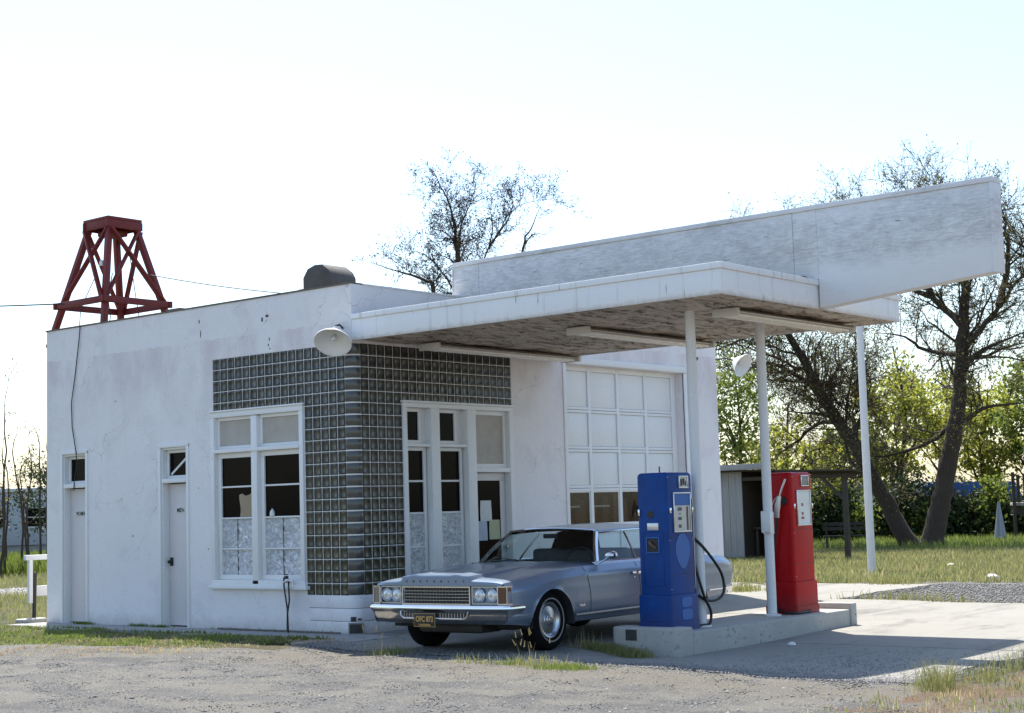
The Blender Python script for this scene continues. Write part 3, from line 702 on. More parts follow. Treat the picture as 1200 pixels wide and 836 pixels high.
# boards, sash and junk stored right behind the garage panes
for k in range(14):
    x = 4.6+k*.215+random.uniform(-.03, .03); w = random.uniform(.08, .2)
    b_ = B(-w/2, w/2, -.012, .012, 0, random.uniform(1.55, 1.95)).build('plank', M['curt'], bevel=.002, loc=(x, .5+random.uniform(-.04, .1), 0), rot=(R(random.uniform(-6, 2)), R(random.uniform(-3, 3)), 0))
    tag(b_, '%s brown plank from the left leaning inside the garage behind the door panes' % ORD[k], 'plank', 'planks leaning inside the garage')
for x in (4.62, 5.40): tag(B(x, x+.5, .27, .29, 1.52, 1.55).build('rail', M['enamel'], bevel=.004), 'pale rail crossing behind the %s garage door pane' % ('leftmost' if x < 5 else 'second'), 'rail')

# canopy
CDp, CW, CB, CT = -5.593, 4.254, 3.755, 4.10
can = B(.03, CW-.03, CDp+.03, .0, CB+.06, CT-.02).build('canopy', M['fascia'], ST)
rows = [[(.012+(CW-.024)*i/60, CDp+.012+(-CDp-.014)*j/80, CB+.012+.012*wob(i*.31, j*.27, 1.3)+random.uniform(-.004, .004)) for i in range(61)] for j in range(81)]
MB().grid(rows).build('soffit', M['soffit'], can, smooth=60)
B(.0, .03, CDp, -.001, CB, CT-.07).build('fascia_board', M['fascia'], can, bevel=.004)
B(.031, CW, CDp, CDp+.03, CB, CT-.07).build('fascia_board', M['fascia'], can, bevel=.004)
B(CW-.03, CW, CDp+.031, -.001, CB, CT-.07).build('fascia_board', M['fascia'], can, bevel=.004)
e = MB(); e.box(-.022, .03, CDp-.022, -.001, CT-.069, CT); e.box(.031, CW+.022, CDp-.022, CDp+.03, CT-.069, CT); e.box(CW-.03, CW+.022, CDp+.031, -.001, CT-.069, CT)
e.build('edge_trim', M['fascia'], can, bevel=.006)
B(.031, CW-.031, CDp+.031, -.001, CT-.018, CT-.004).build('roofing', M['roof'], can)
for (px, py, clamp) in ((1.05, -4.50, False), (2.76, -4.42, True)):
    p = MB().tube([(0, 0, 0), (0, 0, 3.64)], .058, 20).build('canopy_post', M['post'], ST, smooth=40, loc=(px, py, .13))
    MB().lathe([(.0, .0), (.11, .0), (.11, .015), (.062, .03)], n=20).build('base_plate', M['post'], p, smooth=40)
    if clamp:
        MB().lathe([(.060, 1.0), (.068, 1.0), (.068, 1.27), (.060, 1.27)], n=20).build('clamp_band', M['post'], p, smooth=40)
        B(-.13, -.06, -.10, .03, 1.02, 1.28).build('switch_box', M['enamel'], p, bevel=.008)

mk = MB()
for y, z, a, b in ((1.62, 4.24, .06, .03), (1.72, 4.20, .03, .06), (3.05, 4.30, .02, .05), (3.02, 4.12, .015, .10), (1.58, 3.92, .015, .05), (1.60, 3.84, .02, .03), (1.57, 3.79, .02, .02), (5.0, 3.3, .02, .02), (4.6, 1.3, .02, .03), (2.9, 1.1, .015, .02), (3.1, 1.95, .01, .02)):
    a *= .6; b *= .6; mk.lathe([(0, -.002), (a, -.002), (a*.8, 0), (0, 0)], (0, y, z), 'x', 7, Matrix.Diagonal((1, 1, b/a, 1)))
o_ = mk.build('chipped_spots', M['smudge'], ST); o_['kind'] = 'stuff'
# hanging cord on the left wall
cord = MB().tube([(-.02, 5.845, 4.52), (-.03, 5.86, 4.3), (-.02, 5.98, 3.76), (-.03, 6.06, 3.35), (-.02, 6.06, 2.98), (-.03, 5.95, 2.6), (-.02, 5.94, 2.39), (-.025, 6.0, 2.15), (-.02, 6.02, 2.0)], .008, 6).build('cable', M['black'], smooth=40)
tag(cord, 'thin black cable dangling down the white wall above the women\'s door', 'cable')
# ------------------------------------------------------------------ signboard over the canopy
sg = thing('signboard', 'long blank whitewashed plywood signboard lying across the canopy and jutting out past its edge', 'signboard', (2.118, -5.59, 4.10))
def bot(y): return 3.767 + (-y-5.593)*.0815 if y < -5.6 else 4.106
def sheet(y0, y1, z0a, z0b, z1, x0=0, x1=.2):
    m = MB(); m.add([(x0, y0, z0a), (x0, y1, z0b), (x0, y1, z1), (x0, y0, z1), (x1, y0, z0a), (x1, y1, z0b), (x1, y1, z1), (x1, y0, z1)],
                    [(0, 1, 2, 3), (7, 6, 5, 4), (0, 4, 5, 1), (1, 5, 6, 2), (2, 6, 7, 3), (3, 7, 4, 0)])
    m.v = [(x, y+5.59, z-4.10) for x, y, z in m.v]; return m
sheet(-.372, .09, 4.106, 4.106, 4.93).build('plywood_sheet', M['sign'], sg, bevel=.003)
sheet(-5.30, -.378, 4.106, 4.106, 4.93).build('plywood_sheet', M['sign'], sg, bevel=.003)
sheet(-5.62, -5.306, 4.106, 4.106, 4.93).build('plywood_sheet', M['sign'], sg, bevel=.003)
sheet(-7.74, -5.622, bot(-7.76), 3.767, 4.93).build('plywood_sheet', M['sign'], sg, bevel=.003)
sheet(-7.785, .10, 4.932, 4.932, 4.99, -.018, .218).build('top_trim', M['sign'], sg, bevel=.004)
sheet(-7.785, -7.742, 3.935, 3.935, 4.93, -.012, .212).build('end_trim', M['sign'], sg, bevel=.004)
sheet(.092, .115, 4.106, 4.106, 4.93, -.008, .208).build('end_trim', M['sign'], sg, bevel=.004)
tag(MB().lathe([(0, 0), (.07, .0), (.08, .02), (.04, .05), (0, .055)], (2.03, -5.45, 4.10), n=10).build('debris_clump', M['smudge'], smooth=20), 'dark clump of debris lying on the canopy edge against the signboard', 'debris')

# ------------------------------------------------------------------ fluorescent fixtures under the canopy
def fixture(x0, x1, y, label, z=3.70):
    t = thing('fluorescent_fixture', label, 'light fixture', ((x0+x1)/2, y, z), 0, 'fluorescent fixtures under the canopy'); L = (x1-x0)/2
    m = MB(); m.add([(-L, -.045, .055), (-L, .045, .055), (-L, .17, 0), (-L, -.17, 0), (L, -.045, .055), (L, .045, .055), (L, .17, 0), (L, -.17, 0)],
                    [(0, 1, 2, 3), (7, 6, 5, 4), (0, 4, 5, 1), (1, 5, 6, 2), (3, 2, 6, 7), (0, 3, 7, 4)]); m.build('reflector', M['fixture'], t, bevel=.004)
    for s_ in (-1, 0, 1): MB().tube([(-L+.05, s_*.095, -.022), (L-.05, s_*.095, -.022)], .019, 10).build('tube', M['tube'], t, smooth=40)
    for s_ in (-1, 1): B(s_*L-.03, s_*L+.03, -.17, .17, -.045, .045).build('end_bracket', M['fixture'], t, bevel=.006)
    B(-L*.96, L*.96, .065, .10, .056, .075).build('dark_strip', M['smudge'], t)  # narrow dark strip just above the reflector
fixture(1.03, 4.10, -.42, 'fluorescent fixture under the canopy close along the glass block front')
fixture(1.19, 4.05, -2.77, 'fluorescent fixture under the middle of the canopy')
fixture(1.12, 3.95, -4.95, 'fluorescent fixture under the outer canopy edge above the pumps')

# ------------------------------------------------------------------ gooseneck lamps
def lamp(name, loc, axis, r, label, arm):
    t = thing(name, label, 'lamp', loc, 0, 'dish lamps on the building corners'); ax = Vector(axis).normalized()
    q = Vector((0, 0, 1)).rotation_difference(ax).to_matrix().to_4x4()
    prof = [(.04, -.26), (.05, -.20), (.06, -.19), (r*.55, -.12), (r*.93, -.015), (r, 0), (r, .012), (r*.985, .012), (r*.88, -.005), (r*.52, -.085), (.03, -.13), (0, -.135)]
    MB().lathe([(0, -.26)]+prof, n=32, mat=q).build('shade', M['enamel'], t, smooth=50)
    MB().lathe([(.018, -.13), (.02, -.11), (.035, -.08), (.035, -.05), (.018, -.03), (0, -.028)], n=12, mat=q).build('bulb', M['lens'], t, smooth=50)
    pts = [Vector(p)-Vector(loc) for p in arm]; MB().tube(pts, .013, 8).build('arm', M['black'], t, smooth=50)
lamp('dish_lamp', (-.30, .04, 3.72), (-.50, -.30, -.70), .245, 'white dish lamp tilted down at the glass block corner under the canopy edge', [(.0, .16, 3.93), (-.08, .14, 3.97), (-.18, .12, 3.94), (-.21, .12, 3.88)])
lamp('dish_lamp', (9.02, -.38, 3.87), (-.05, -.85, -.45), .21, 'white dish lamp on an arm at the far garage corner', [(8.74, -.01, 3.98), (8.84, -.16, 4.0), (8.90, -.26, 3.96)])
tag(MB().box(8.02, 8.10, -.06, -.005, 3.93, 3.99).box(8.05, 8.07, -.10, -.06, 3.95, 3.97).build('wire_insulator', M['black'], bevel=.005), 'small black insulator on the wall above the garage door', 'insulator')

# ------------------------------------------------------------------ red tower on the roof, roof vent, wires
tw = thing('roof_tower', 'dark red tapering timber tower frame standing on the left end of the roof', 'tower', (.76, 6.08, 4.25))
hb, ht, hz = .70, .235, 1.98
def tc(sx, sy, z, k=0): s_ = hb+(ht-hb)*z/hz+k; return Vector((sx*s_, sy*s_, z))
for sx, sy in ((-1, -1), (1, -1), (1, 1), (-1, 1)):
    MB().beam(tc(sx, sy, 0), tc(sx, sy, hz-.01), .088, .088, (1, 0, 0)).build('leg', M['red_wood'], tw, bevel=.006)
cs = ((-1, -1), (1, -1), (1, 1), (-1, 1))
for i in range(4):
    a, b = cs[i], cs[(i+1) % 4]; zg = .66
    out = Vector(((a[0]+b[0])/2, (a[1]+b[1])/2, 0)).normalized()
    pa, pb = tc(*a, zg), tc(*b, zg); d = (pb-pa).normalized()
    MB().beam(pa-d*.12+out*.075, pb+d*.12+out*.075, .05, .10).build('girt', M['red_wood'], tw, bevel=.005)
    zb, zt = .70, 1.84
    for k, (p, q) in enumerate(((tc(*a, zb), tc(*b, zt)), (tc(*b, zb), tc(*a, zt)))):
        if i == 2 and k: continue
        MB().beam(p+out*(.075 if k else .028)*1+out*.0, q+out*(.07 if k else .025), .035, .075, out).build('brace', M['red_wood'], tw, bevel=.004)
B(-.325, .325, -.325, .325, hz-.0, hz+.045).build('platform', M['red_wood'], tw, bevel=.006)
for s_ in (-1, 1):
    B(-.34, .34, s_*.30-.02, s_*.30+.02, hz-.13, hz-.001).build('platform_joist', M['red_wood'], tw, bevel=.004)
    B(s_*.30-.02, s_*.30+.02, -.279, .279, hz-.13, hz-.001).build('platform_joist', M['red_wood'], tw, bevel=.004)
B(-.17, .17, -.17, .17, hz-.22, hz-.135).build('hopper_box', M['red_wood'], tw, bevel=.02)
MB().lathe([(0, 0), (.035, 0), (.035, .05), (.02, .09), (0, .09)], (-.43, -.30, 1.22), n=10).build('insulator', M['enamel'], tw, smooth=40)
def sag(a, b, s_, n=14): a, b = Vector(a), Vector(b); return [a+(b-a)*i/n-Vector((0, 0, s_*4*i/n*(1-i/n))) for i in range(n+1)]
tag(MB().tube(sag((.20, 6.35, 4.93), (-3.5, 12.0, 5.15), .05), .011, 5).build('wire', M['black']), 'black wire running off left from the red tower', 'wire', 'overhead wires')
tag(MB().tube(sag((1.08, 5.75, 5.42), (1.2, 1.3, 4.56), .06), .008, 5).build('wire', M['bark2']), 'thin grey wire sloping right from the red tower to the roof', 'wire', 'overhead wires')
tag(MB().tube([(.62, 5.9, 5.4), (.55, 5.92, 5.0), (.60, 5.93, 4.7), (.5, 5.95, 4.27)], .008, 5).tube([(.80, 5.7, 5.7), (.82, 5.6, 5.1), (.9, 5.5, 4.27)], .007, 5).tube([(.42, 6.1, 5.3), (.1, 6.0, 4.8), (-.02, 5.86, 4.52)], .007, 5).build('loose_cables', M['black'], smooth=40), 'loose cables hanging inside the red tower', 'cables')
rv = thing('roof_vent', 'dark rusted box shaped roof vent behind the parapet near the corner', 'roof vent', (.80, 1.22, 4.25))
B(-.22, .22, -.26, .26, 0, .34).build('curb', M['roof'], rv, bevel=.01)
m = MB(); m.prism([(-.33, 0), (.33, 0), (.33, .17), (.22, .29), (.05, .33), (-.12, .32), (-.27, .23), (-.33, .14)], -.24, .24, lambda x, y, z: (z, x*.86, y+.31)); m.build('hood', M['roof'], rv, bevel=.02, loc=(0, 0, .07))
B(-.15, .12, .30, .48, .25, .42).build('side_duct', M['cap'], rv, bevel=.01)
tag(B(.05, .35, 3.55, 3.85, 4.525, 4.56).build('roof_flashing_scrap', M['cap'], bevel=.004), 'small scrap of flashing lying on the parapet right of the tower', 'scrap')

# ------------------------------------------------------------------ hose bib under the left window
hb_ = thing('hose_tap', 'black garden tap on a standpipe with hose below the left window', 'tap', (-.12, 1.16, 0))
MB().tube([(0, 0, 0), (0, .01, .3), (.0, .04, .45), (0, .07, .60), (0, .07, .72)], .011, 8).build('standpipe', M['black'], hb_, smooth=40)
MB().tube([(0, .02, .02), (-.01, -.0, .25), (-.01, -.04, .42), (0, -.02, .6), (0, -.02, .70)], .011, 8).build('hose', M['hose'], hb_, smooth=40)
MB().tube([(.10, .03, .66), (-.02, .03, .66), (-.06, .0, .66), (-.07, -.08, .69), (-.06, -.16, .67), (-.06, -.18, .60)], .014, 8).build('faucet', M['alu'], hb_, smooth=40)
B(-.02, .02, .0, .05, .70, .74).build('valve', M['black'], hb_, bevel=.005); MB().lathe([(0, 0), (.03, 0), (.03, .012), (0, .012)], (0, .025, .75), n=10).build('handwheel', M['black'], hb_, smooth=40)
tag(MB().tube([(-.10, 2.6, .012+.01), (-.12, 1.9, .022), (-.10, 1.2, .022), (-.13, .8, .022), (-.11, .2, .022)], .013, 6).build('ground_pipe', M['cap'], smooth=40), 'rusty pipe lying along the wall foot by the tap', 'pipe')

# ------------------------------------------------------------------ pump island
isl = thing('pump_island', 'low concrete pump island with raised ends and worn white paint', 'pump island', (2.15, -4.35, 0))
IX0, IX1, IY0, IY1 = .10, 4.22, -4.80, -3.90
def isl_box(x0, x1, y0, y1, z1, r=.02, name='deck', mat='island'):
    n = 14; rows = []
    m = MB(); z0 = -.25; m.box(x0-2.15, x1-2.15, y0+4.35, y1+4.35, z0, z1); return m.build(name, M[mat], isl, bevel=r, seg=3)
isl_box(IX0+.31, IX1-.16, IY0+.01, IY1-.01, .13, .018)
def endblock(x0, x1, z1):
    m = MB(); m.prism([(x0, IY0+.05), (x0+.05, IY0-.005), (x1, IY0-.005), (x1, IY1+.005), (x0+.05, IY1+.005), (x0, IY1-.05)], -.25, z1, lambda x, y, z: (x-2.15, y+4.35, z)); m.build('end_block', M['island'], isl, bevel=.025, seg=3)
endblock(IX0, IX0+.30, .185)
m = MB(); m.prism([(IX1-.15, IY0-.005), (IX1, IY0-.005), (IX1, IY1+.005), (IX1-.15, IY1+.005)], -.25, .205, lambda x, y, z: (x-2.15, y+4.35, z)); m.build('end_block', M['island'], isl, bevel=.012)
m = MB(); m.box(-.004, .004, -.075, .075, -.06, .06); m.build('stencil_patch', M['smudge'], isl, loc=(IX0-2.15+.001, -4.18+4.35, .10))

# ------------------------------------------------------------------ petrol pumps
def rbox(mb, hx, hy, z0, z1, r, rt_=0, n=5):
    def ring(hx, hy, z, r): 
        return [(sx*(hx-r)+math.cos(a)*r, sy*(hy-r)+math.sin(a)*r, z) for sx, sy, a0 in ((1, 1, 0), (-1, 1, PI/2), (-1, -1, PI), (1, -1, 1.5*PI)) for a in np.linspace(a0, a0+PI/2, n)]
    rings = [ring(hx, hy, z0, r)]
    if rt_:
        for t in np.linspace(0, PI/2, 6): rings.append(ring(hx-rt_*(1-math.cos(t)), hy-rt_*(1-math.cos(t)), z1-rt_*(1-math.sin(t)), max(.004, r-rt_*(1-math.cos(t))*.6)))
    else: rings.append(ring(hx, hy, z1, r))
    k = len(rings[0]); b = len(mb.v)
    for q in rings: mb.v += q
    for i in range(len(rings)-1):
        for j in range(k): mb.f.append((b+i*k+j, b+i*k+(j+1) % k, b+(i+1)*k+(j+1) % k, b+(i+1)*k+j))
    mb.f.append(tuple(b+(len(rings)-1)*k+j for j in range(k))); mb.f.append(tuple(b+j for j in range(k))[::-1]); return mb
def pump(name, x, y, hx, hy, paint, fade, label, blue):
    t = thing(name, label, 'fuel pump', (x, y, .13)); sx, sy = hx, hy; f = -sy
    rbox(MB(), hx, hy, .40, 1.755, .035, .045).build('cabinet', M[paint], t, smooth=40)
    rbox(MB(), hx+.018, hy+.018, .10, .398, .03, .012).build('skirt', M[paint], t, smooth=40)
    rbox(MB(), hx+.028, hy+.028, 0, .099, .03).build('plinth', M[paint], t, smooth=40)
    # seam strips and access panel on the narrow side
    m = MB(); frame_x(-hy+.06, hy-.06, .50, 1.10 if blue else 1.0, .008, -sx-.004, -sx+.002, m); m.build('side_panel', M[paint], t, bevel=.002)
    w = MB(); frame_y(-.095+.02*0, .095, 1.575, 1.715, .016, f-.016, f+.004, w); w.build('price_window_frame', M['dullchrome'], t, bevel=.003, loc=(.07, 0, 0))
    B(-.079, .079, f-.006, f+.0, 1.591, 1.699).build('price_window', M['dial'] if blue else M['glass'], t, loc=(.07, 0, 0))
    if blue:
        for a, b, c, d in ((-.055, -.02, 1.60, 1.68), (-.01, .03, 1.61, 1.685), (.04, .06, 1.60, 1.66)): B(a+.07, b+.07, f-.008, f-.0062, c, d).build('reading_drum', M['black'], t)
    else: B(-.075+.07, .075+.07, f-.0055, f-.001, 1.595, 1.695).build('price_card', M['fargrey'], t)
    d0, d1, zt, zb = -.17+.02, .20, 1.53, 1.085
    w = MB(); frame_y(d0, d1, zb, zt, .016, f-.018, f+.004, w); w.build('dial_frame', M['dullchrome'], t, bevel=.003)
    if blue:
        B(d0+.016, d1-.016, f-.008, f-.001, 1.385, zt-.016).build('upper_dial_panel', M['bluefade'], t)
        B(d0+.016, d1-.016, f-.006, f-.001, zb+.016, 1.383).build('dial_face', M['dial'], t)
        B(.115, .15, f-.008, f-.0062, zb+.02, 1.37).build('dial_stain', M['brown'], t)
    else: B(d0+.016, d1-.016, f-.006, f-.001, zb+.016, zt-.016).build('dial_face', M['dialw'], t)
    mw = lambda x_, z_: Matrix(((1, 0, 0, x_), (0, 0, -1, f-.0075), (0, 1, 0, z_), (0, 0, 0, 1)))
    if blue:
        for z_, tx, s_ in ((1.34, '000', .055), (1.235, '000', .05), (1.15, '00', .055)): text('counter_digits', tx, s_, M['black'], t, mw(-.02, z_), .0008, bold=.001)
        B(-.04, -.0, f-.0085, f-.0062, 1.285, 1.295).build('dial_mark', M['black'], t)
    else:
        for z_, tx, s_ in ((1.345, '00', .05), (1.235, '00', .05), (1.18, '000', .045)): text('counter_digits', tx, s_, M['redfade'], t, mw(-.01, z_), .0008, bold=.001)
    for z_ in (1.045, .62): B(-sx+.02, sx-.02, f-.0022, f+.001, z_-.002, z_+.002).build('seam', M['black'], t)
    for xs_ in (-1, 1):
        for z_ in (.46, 1.00, 1.70): MB().lathe([(0, 0), (.006, 0), (.005, .003), (0, .004)], (xs_*(sx-.035), f-.001, z_), 'y', 8, Matrix.Rotation(PI, 4, 'Z')).build('screw', M['dullchrome'], t, smooth=40)
    # chrome side catches
    for xx in (d0-.06, d1+.03): B(xx-.012, xx+.012, f-.02, f+.004, 1.30, 1.36).build('catch', M['chrome'], t, bevel=.003)
    B(-sx-.02, -sx+.004, hy-.045, hy-.02, 1.28, 1.35).build('catch', M['chrome'], t, bevel=.003)
    MB().tube([(-.0, .06, 1.75), (0, .06, 1.83)], .008, 6).build('pin', M['black'], t)
    # faded emblem ghosts, flat paint
    fm = M[fade]
    if blue:
        m = MB(); n = 30; ov = []
        for i in range(n):
            a = 2*PI*i/n; r_ = 1 - .12*max(0, -math.sin(a)); ov.append((.02+.145*math.cos(a)*(1-.25*max(0, -math.sin(a))), .875+.195*math.sin(a)))
        m.prism(ov, f-.0035, f-.0005, lambda x_, y_, z_: (x_, z_, y_)); m.build('faded_oval', fm, t)
        for z0, z1 in ((.255, .365), (.115, .235)):
            m = MB(); rr_ = [(.04+.105*math.copysign(abs(math.cos(a))**.5, math.cos(a)), (z0+z1)/2+(z1-z0)/2*math.copysign(abs(math.sin(a))**.5, math.sin(a))) for a in np.linspace(0, 2*PI, 24, endpoint=False)]
            m.prism(rr_, f-.0215, f-.0175, lambda x_, y_, z_: (x_, z_, y_)); m.build('faded_patch', fm, t)
        # nozzle well, data plate, hole
        w = MB(); frame_x(-.09, .09, .86, 1.04, .014, -sx-.014, -sx+.003, w); w.build('side_recess_frame', M['bluefade'], t, bevel=.003)
        B(-sx-.004, -sx+.001, -.075, .075, .875, 1.025).build('side_recess', M['black'], t)
        MB().tube([(-sx-.0, -.03, .92), (-sx-.03, .0, .95), (-sx-.02, .04, .985)], .018, 8).build('meter_stub', M['brown'], t, smooth=40)
        B(-sx-.005, -sx+.001, -.08, .07, 1.115, 1.195).build('data_plate', M['dullchrome'], t, bevel=.002)
        MB().lathe([(0, -.004), (.045, -.004), (.045, .002)], (-sx, .02, 1.29), 'x', 16).build('blank_hole', M['black'], t, smooth=40)
    else:
        MB().lathe([(0, .0), (.05, .0), (.055, .03), (.03, .045), (0, .045)], (-sx-.04, -.09, 1.40), 'x', 12).build('nozzle_boot', M['black'], t, smooth=40)
        z = MB(); z.tube([(-sx-.055, -.02, 1.20), (-sx-.07, -.03, 1.27), (-sx-.075, -.045, 1.35), (-sx-.07, -.07, 1.46)], [.034, .036, .042, .030], 10)
        z.build('nozzle', M['alu'], t, smooth=40)
        MB().tube([(-sx-.06, -.07, 1.46), (-sx-.06, -.11, 1.57), (-sx-.045, -.15, 1.67)], .013, 8).build('spout', M['dullchrome'], t, smooth=40)
        MB().tube([(-sx-.075, .01, 1.23), (-sx-.12, .03, 1.31), (-sx-.10, -.01, 1.41), (-sx-.075, -.05, 1.46)], .007, 6).build('trigger_guard', M['alu'], t, smooth=40)
    return t
bp_ = pump('fuel_pump', .555, -4.39, .265, .20, 'blue', 'bluefade', 'old blue fuel pump with faded oval emblem at the near end of the island', True)
B(.272, .280, -.19, -.165, .45, 1.45).build('side_strip', M['alu'], bp_)
hose = [(.285, -.05, 1.32), (.33, -.05, 1.10), (.46, -.16, .93), (.64, -.21, .74), (.78, -.22, .58), (.82, -.22, .42), (.76, -.22, .33), (.62, -.21, .29), (.46, -.19, .305), (.36, -.17, .36)]
def smooth_pts(p, n=6):
    p = [Vector(q) for q in p]; out = []
    for i in range(len(p)-1):
        a, b, c, d = p[max(i-1, 0)], p[i], p[i+1], p[min(i+2, len(p)-1)]
        for k in range(n):
            t = k/n; out.append(.5*((2*b)+(c-a)*t+(2*a-5*b+4*c-d)*t*t+(3*b-a-3*c+d)*t**3))
    return out+[p[-1]]
MB().tube(smooth_pts(hose), .0165, 10).build('hose', M['hose'], bp_, smooth=60)
MB().tube(smooth_pts([(.30, -.06, 1.10), (.31, -.14, .80), (.34, -.19, .55), (.42, -.21, .33), (.52, -.21, .20), (.55, -.20, .10), (.50, -.20, .03), (.38, -.14, .02), (.28, -.14, .02)]), .0165, 10).build('hose', M['hose'], bp_, smooth=60)
MB().tube([(.285, -.05, 1.36), (.30, -.05, 1.24)], .022, 10).build('hose_collar', M['dullchrome'], bp_, smooth=40)
rp_ = pump('fuel_pump', 3.30, -4.40, .262, .20, 'red', 'redfade', 'old red fuel pump with nozzle on its side at the far end of the island', False)
MB().tube(smooth_pts([(-.315, -.02, 1.20), (-.32, .03, .9), (-.31, .08, .5), (-.30, .06, .12), (-.35, -.10, .03), (-.30, -.22, .02), (-.05, -.24, .02), (.03, -.235, .03)]), .0165, 8).build('hose', M['hose'], rp_, smooth=60)

# ------------------------------------------------------------------ lone white pole and the fence beside the building
tag(MB().tube([(0, 0, 0), (-.01, 0, 2.6), (0, 0, 5.35)], [.085, .08, .07], 14).build('white_pole', M['post'], smooth=40, loc=(15.54, .70, -.05)), 'tall white peeling wooden pole at the grass edge right of the pumps', 'pole')
fn = thing('rail_fence', 'white two rail fence end behind the left corner of the building', 'fence', (.1, 7.35, 0))
B(-.035, .03, -.03, .03, .28, .985).build('post', M['post'], fn, bevel=.006); MB().tube([(.08, .02, -.05), (.10, .02, .75)], .03, 8).build('stake', M['black'], fn)
B(-.10, 2.6, -.035, .03, .95, 1.03).build('top_rail', M['post'], fn, bevel=.005); B(.10, 2.6, .051, .085, .38, .54).build('rail', M['post'], fn, bevel=.005)
B(2.5, 2.6, -.019, .05, -.05, .98).build('post', M['post'], fn, bevel=.006)
tag(B(-.25, .18, 7.0, 7.25, -.03, .06).build('concrete_lump', M['island'], bevel=.03), 'pale concrete lump at the left end of the walkway', 'concrete lump')
# ------------------------------------------------------------------ the car (own frame : X forward, Y to its left, Z up)
car = thing('parked_sedan', 'faded silver blue four door sedan with chrome bumpers parked facing left beneath the canopy', 'car', (-.417, -2.5485, -.042), R(183.4))
def itp(pts):
    xs = [p[0] for p in pts]; ys = [p[1] for p in pts]
    if xs[0] > xs[-1]: xs, ys = xs[::-1], ys[::-1]
    return lambda x: float(np.interp(x, xs, ys))
zs = itp([(.92, .775), (.6, .80), (.3, .825), (-.12, .868), (-.6, .893), (-1.7, .90), (-3.3, .905), (-3.9, .88), (-4.3, .84)])
wd = itp([(.92, .948), (.75, .968), (.3, .985), (-.5, .99), (-2.2, .992), (-3.1, .985), (-3.8, .965), (-4.15, .94), (-4.3, .93)])
zb = itp([(.92, .345), (.5, .30), (-.2, .285), (-2.6, .275), (-3.4, .36), (-3.8, .385), (-4.3, .40)])
xe = itp([(1.0, -4.08), (.885, -4.12), (.80, -4.285), (.72, -4.325), (.654, -4.34), (.56, -4.30), (.48, -4.24), (.39, -4.13), (.30, -4.1)][::-1])
def yoff(z, X):
    t = itp([(.26, -.065), (.345, -.035), (.38, -.012), (.52, -.002), (.66, 0), (.74, -.004)])(z) if z < zs(X)-.085 else -.002-.064*((z-zs(X)+.085)/.085)
    return t
def xf(y): return .965-.07*(abs(y)/.95)**2.2
FA, RA, AR, AZ = .09, -3.00, .405, .272
Xs = [x for x in np.arange(.895, -3.86, -.045)]; ss = [0, .12, .3, .5, .7, .85, 1]
NZ = 20
for s_ in (1, -1):
    mb = MB(); rows = []; ins = []
    cols = [('x', X) for X in Xs]+[('s', q) for q in ss]
    for kind, X0 in cols:
        r = []; q_ = []
        Xr = X0 if kind == 'x' else -3.9
        z0_, z1_ = zb(Xr if kind == 'x' else -3.9-.38*X0), zs(Xr if kind == 'x' else -3.9-.3*X0)
        for k in range(NZ+1):
            z = z0_+(z1_-z0_)*k/NZ
            X = X0 if kind == 'x' else -3.9+(xe(z)+3.9)*X0
            y = wd(X)+yoff(z, X)
            if kind == 's': y -= .07*X0**3
            i_ = 0
            for cx, rr_ in ((FA, AR), (RA, AR-.015)):
                dx, dz = X-cx, z-AZ
                if (dz >= 0 and math.hypot(dx, dz) < rr_) or (dz < 0 and abs(dx) < math.sqrt(rr_**2-dz**2)):
                    i_ = 1
                    if dz < 0: X = cx+math.copysign(math.sqrt(rr_**2-dz**2), dx)
                    else:
                        d = max(1e-4, math.hypot(dx, dz)); X = cx+dx/d*rr_; z = AZ+dz/d*rr_
                    y = wd(X)+yoff(z, X)+.006
            r.append((X, s_*y, z)); q_.append(i_)
        rows.append(r); ins.append(q_)
    b = 0; m_ = NZ+1
    for r in rows: mb.v += r
    for i in range(len(rows)-1):
        for j in range(NZ):
            if ins[i][j] and ins[i+1][j] and ins[i][j+1] and ins[i+1][j+1]: continue
            a = i*m_+j; mb.f.append((a, a+1, a+m_+1, a+m_))
    mb.build('body_side', M['car'], car, smooth=28, weld=True)
    # wheel wells
    for cx, rr_ in ((FA, AR), (RA, AR-.015)):
        w = MB(); th = np.linspace(-.02, PI+.02, 26)
        w.grid([[(cx+math.cos(t)*rr_, s_*(.985), AZ+math.sin(t)*rr_), (cx+math.cos(t)*(rr_-.012), s_*.965, AZ+math.sin(t)*(rr_-.012)), (cx+math.cos(t)*rr_, s_*.60, AZ+math.sin(t)*rr_), (cx, s_*.60, AZ)] for t in th])
        w.build('wheel_well', M['interior'], car, smooth=40)
# upper surfaces
def hoodz(X, y, crown=.035):
    e = wd(X)-.066; u = min(1, abs(y)/e)
    z = zs(X)+.018*(1-u**14)+crown*(1-u**2)
    if X > -.9:
        f = max(0, min(1, (X+.6)/1.45)); k = 1-float(sm(.455, .505, abs(y))); z += .038*f*k
        z += .014*math.exp(-((abs(y)-.30)/.05)**2)*f
        z -= .018*max(0, (X-.80)/.15)**2*(1-k)
    return z
us = sorted(set([round(u, 4) for u in np.linspace(-1, 1, 33)]+[s_*q for s_ in (-1, 1) for q in (.50, .515, .53, .545, .97, .99)]))
rows = []
for t in np.linspace(0, 1, 34):
    r = []
    for u in us:
        X1 = xf(u*.90); X2 = -.72-.24*u*u-.03; X = X1+(X2-X1)*t; y = u*(wd(X)-.066)
        r.append((X, y, hoodz(X, y)))
    rows.append(r)
hm = MB().grid(rows)
hm.grid([rows[0], [(x+.006, y, z-.012) for x, y, z in rows[0]], [(xf(y)+.004, y, .752) for x, y, z in rows[0]], [(xf(y)-.06, y, .748) for x, y, z in rows[0]]])
hm.build('hood', M['car'], car, smooth=26, weld=True)
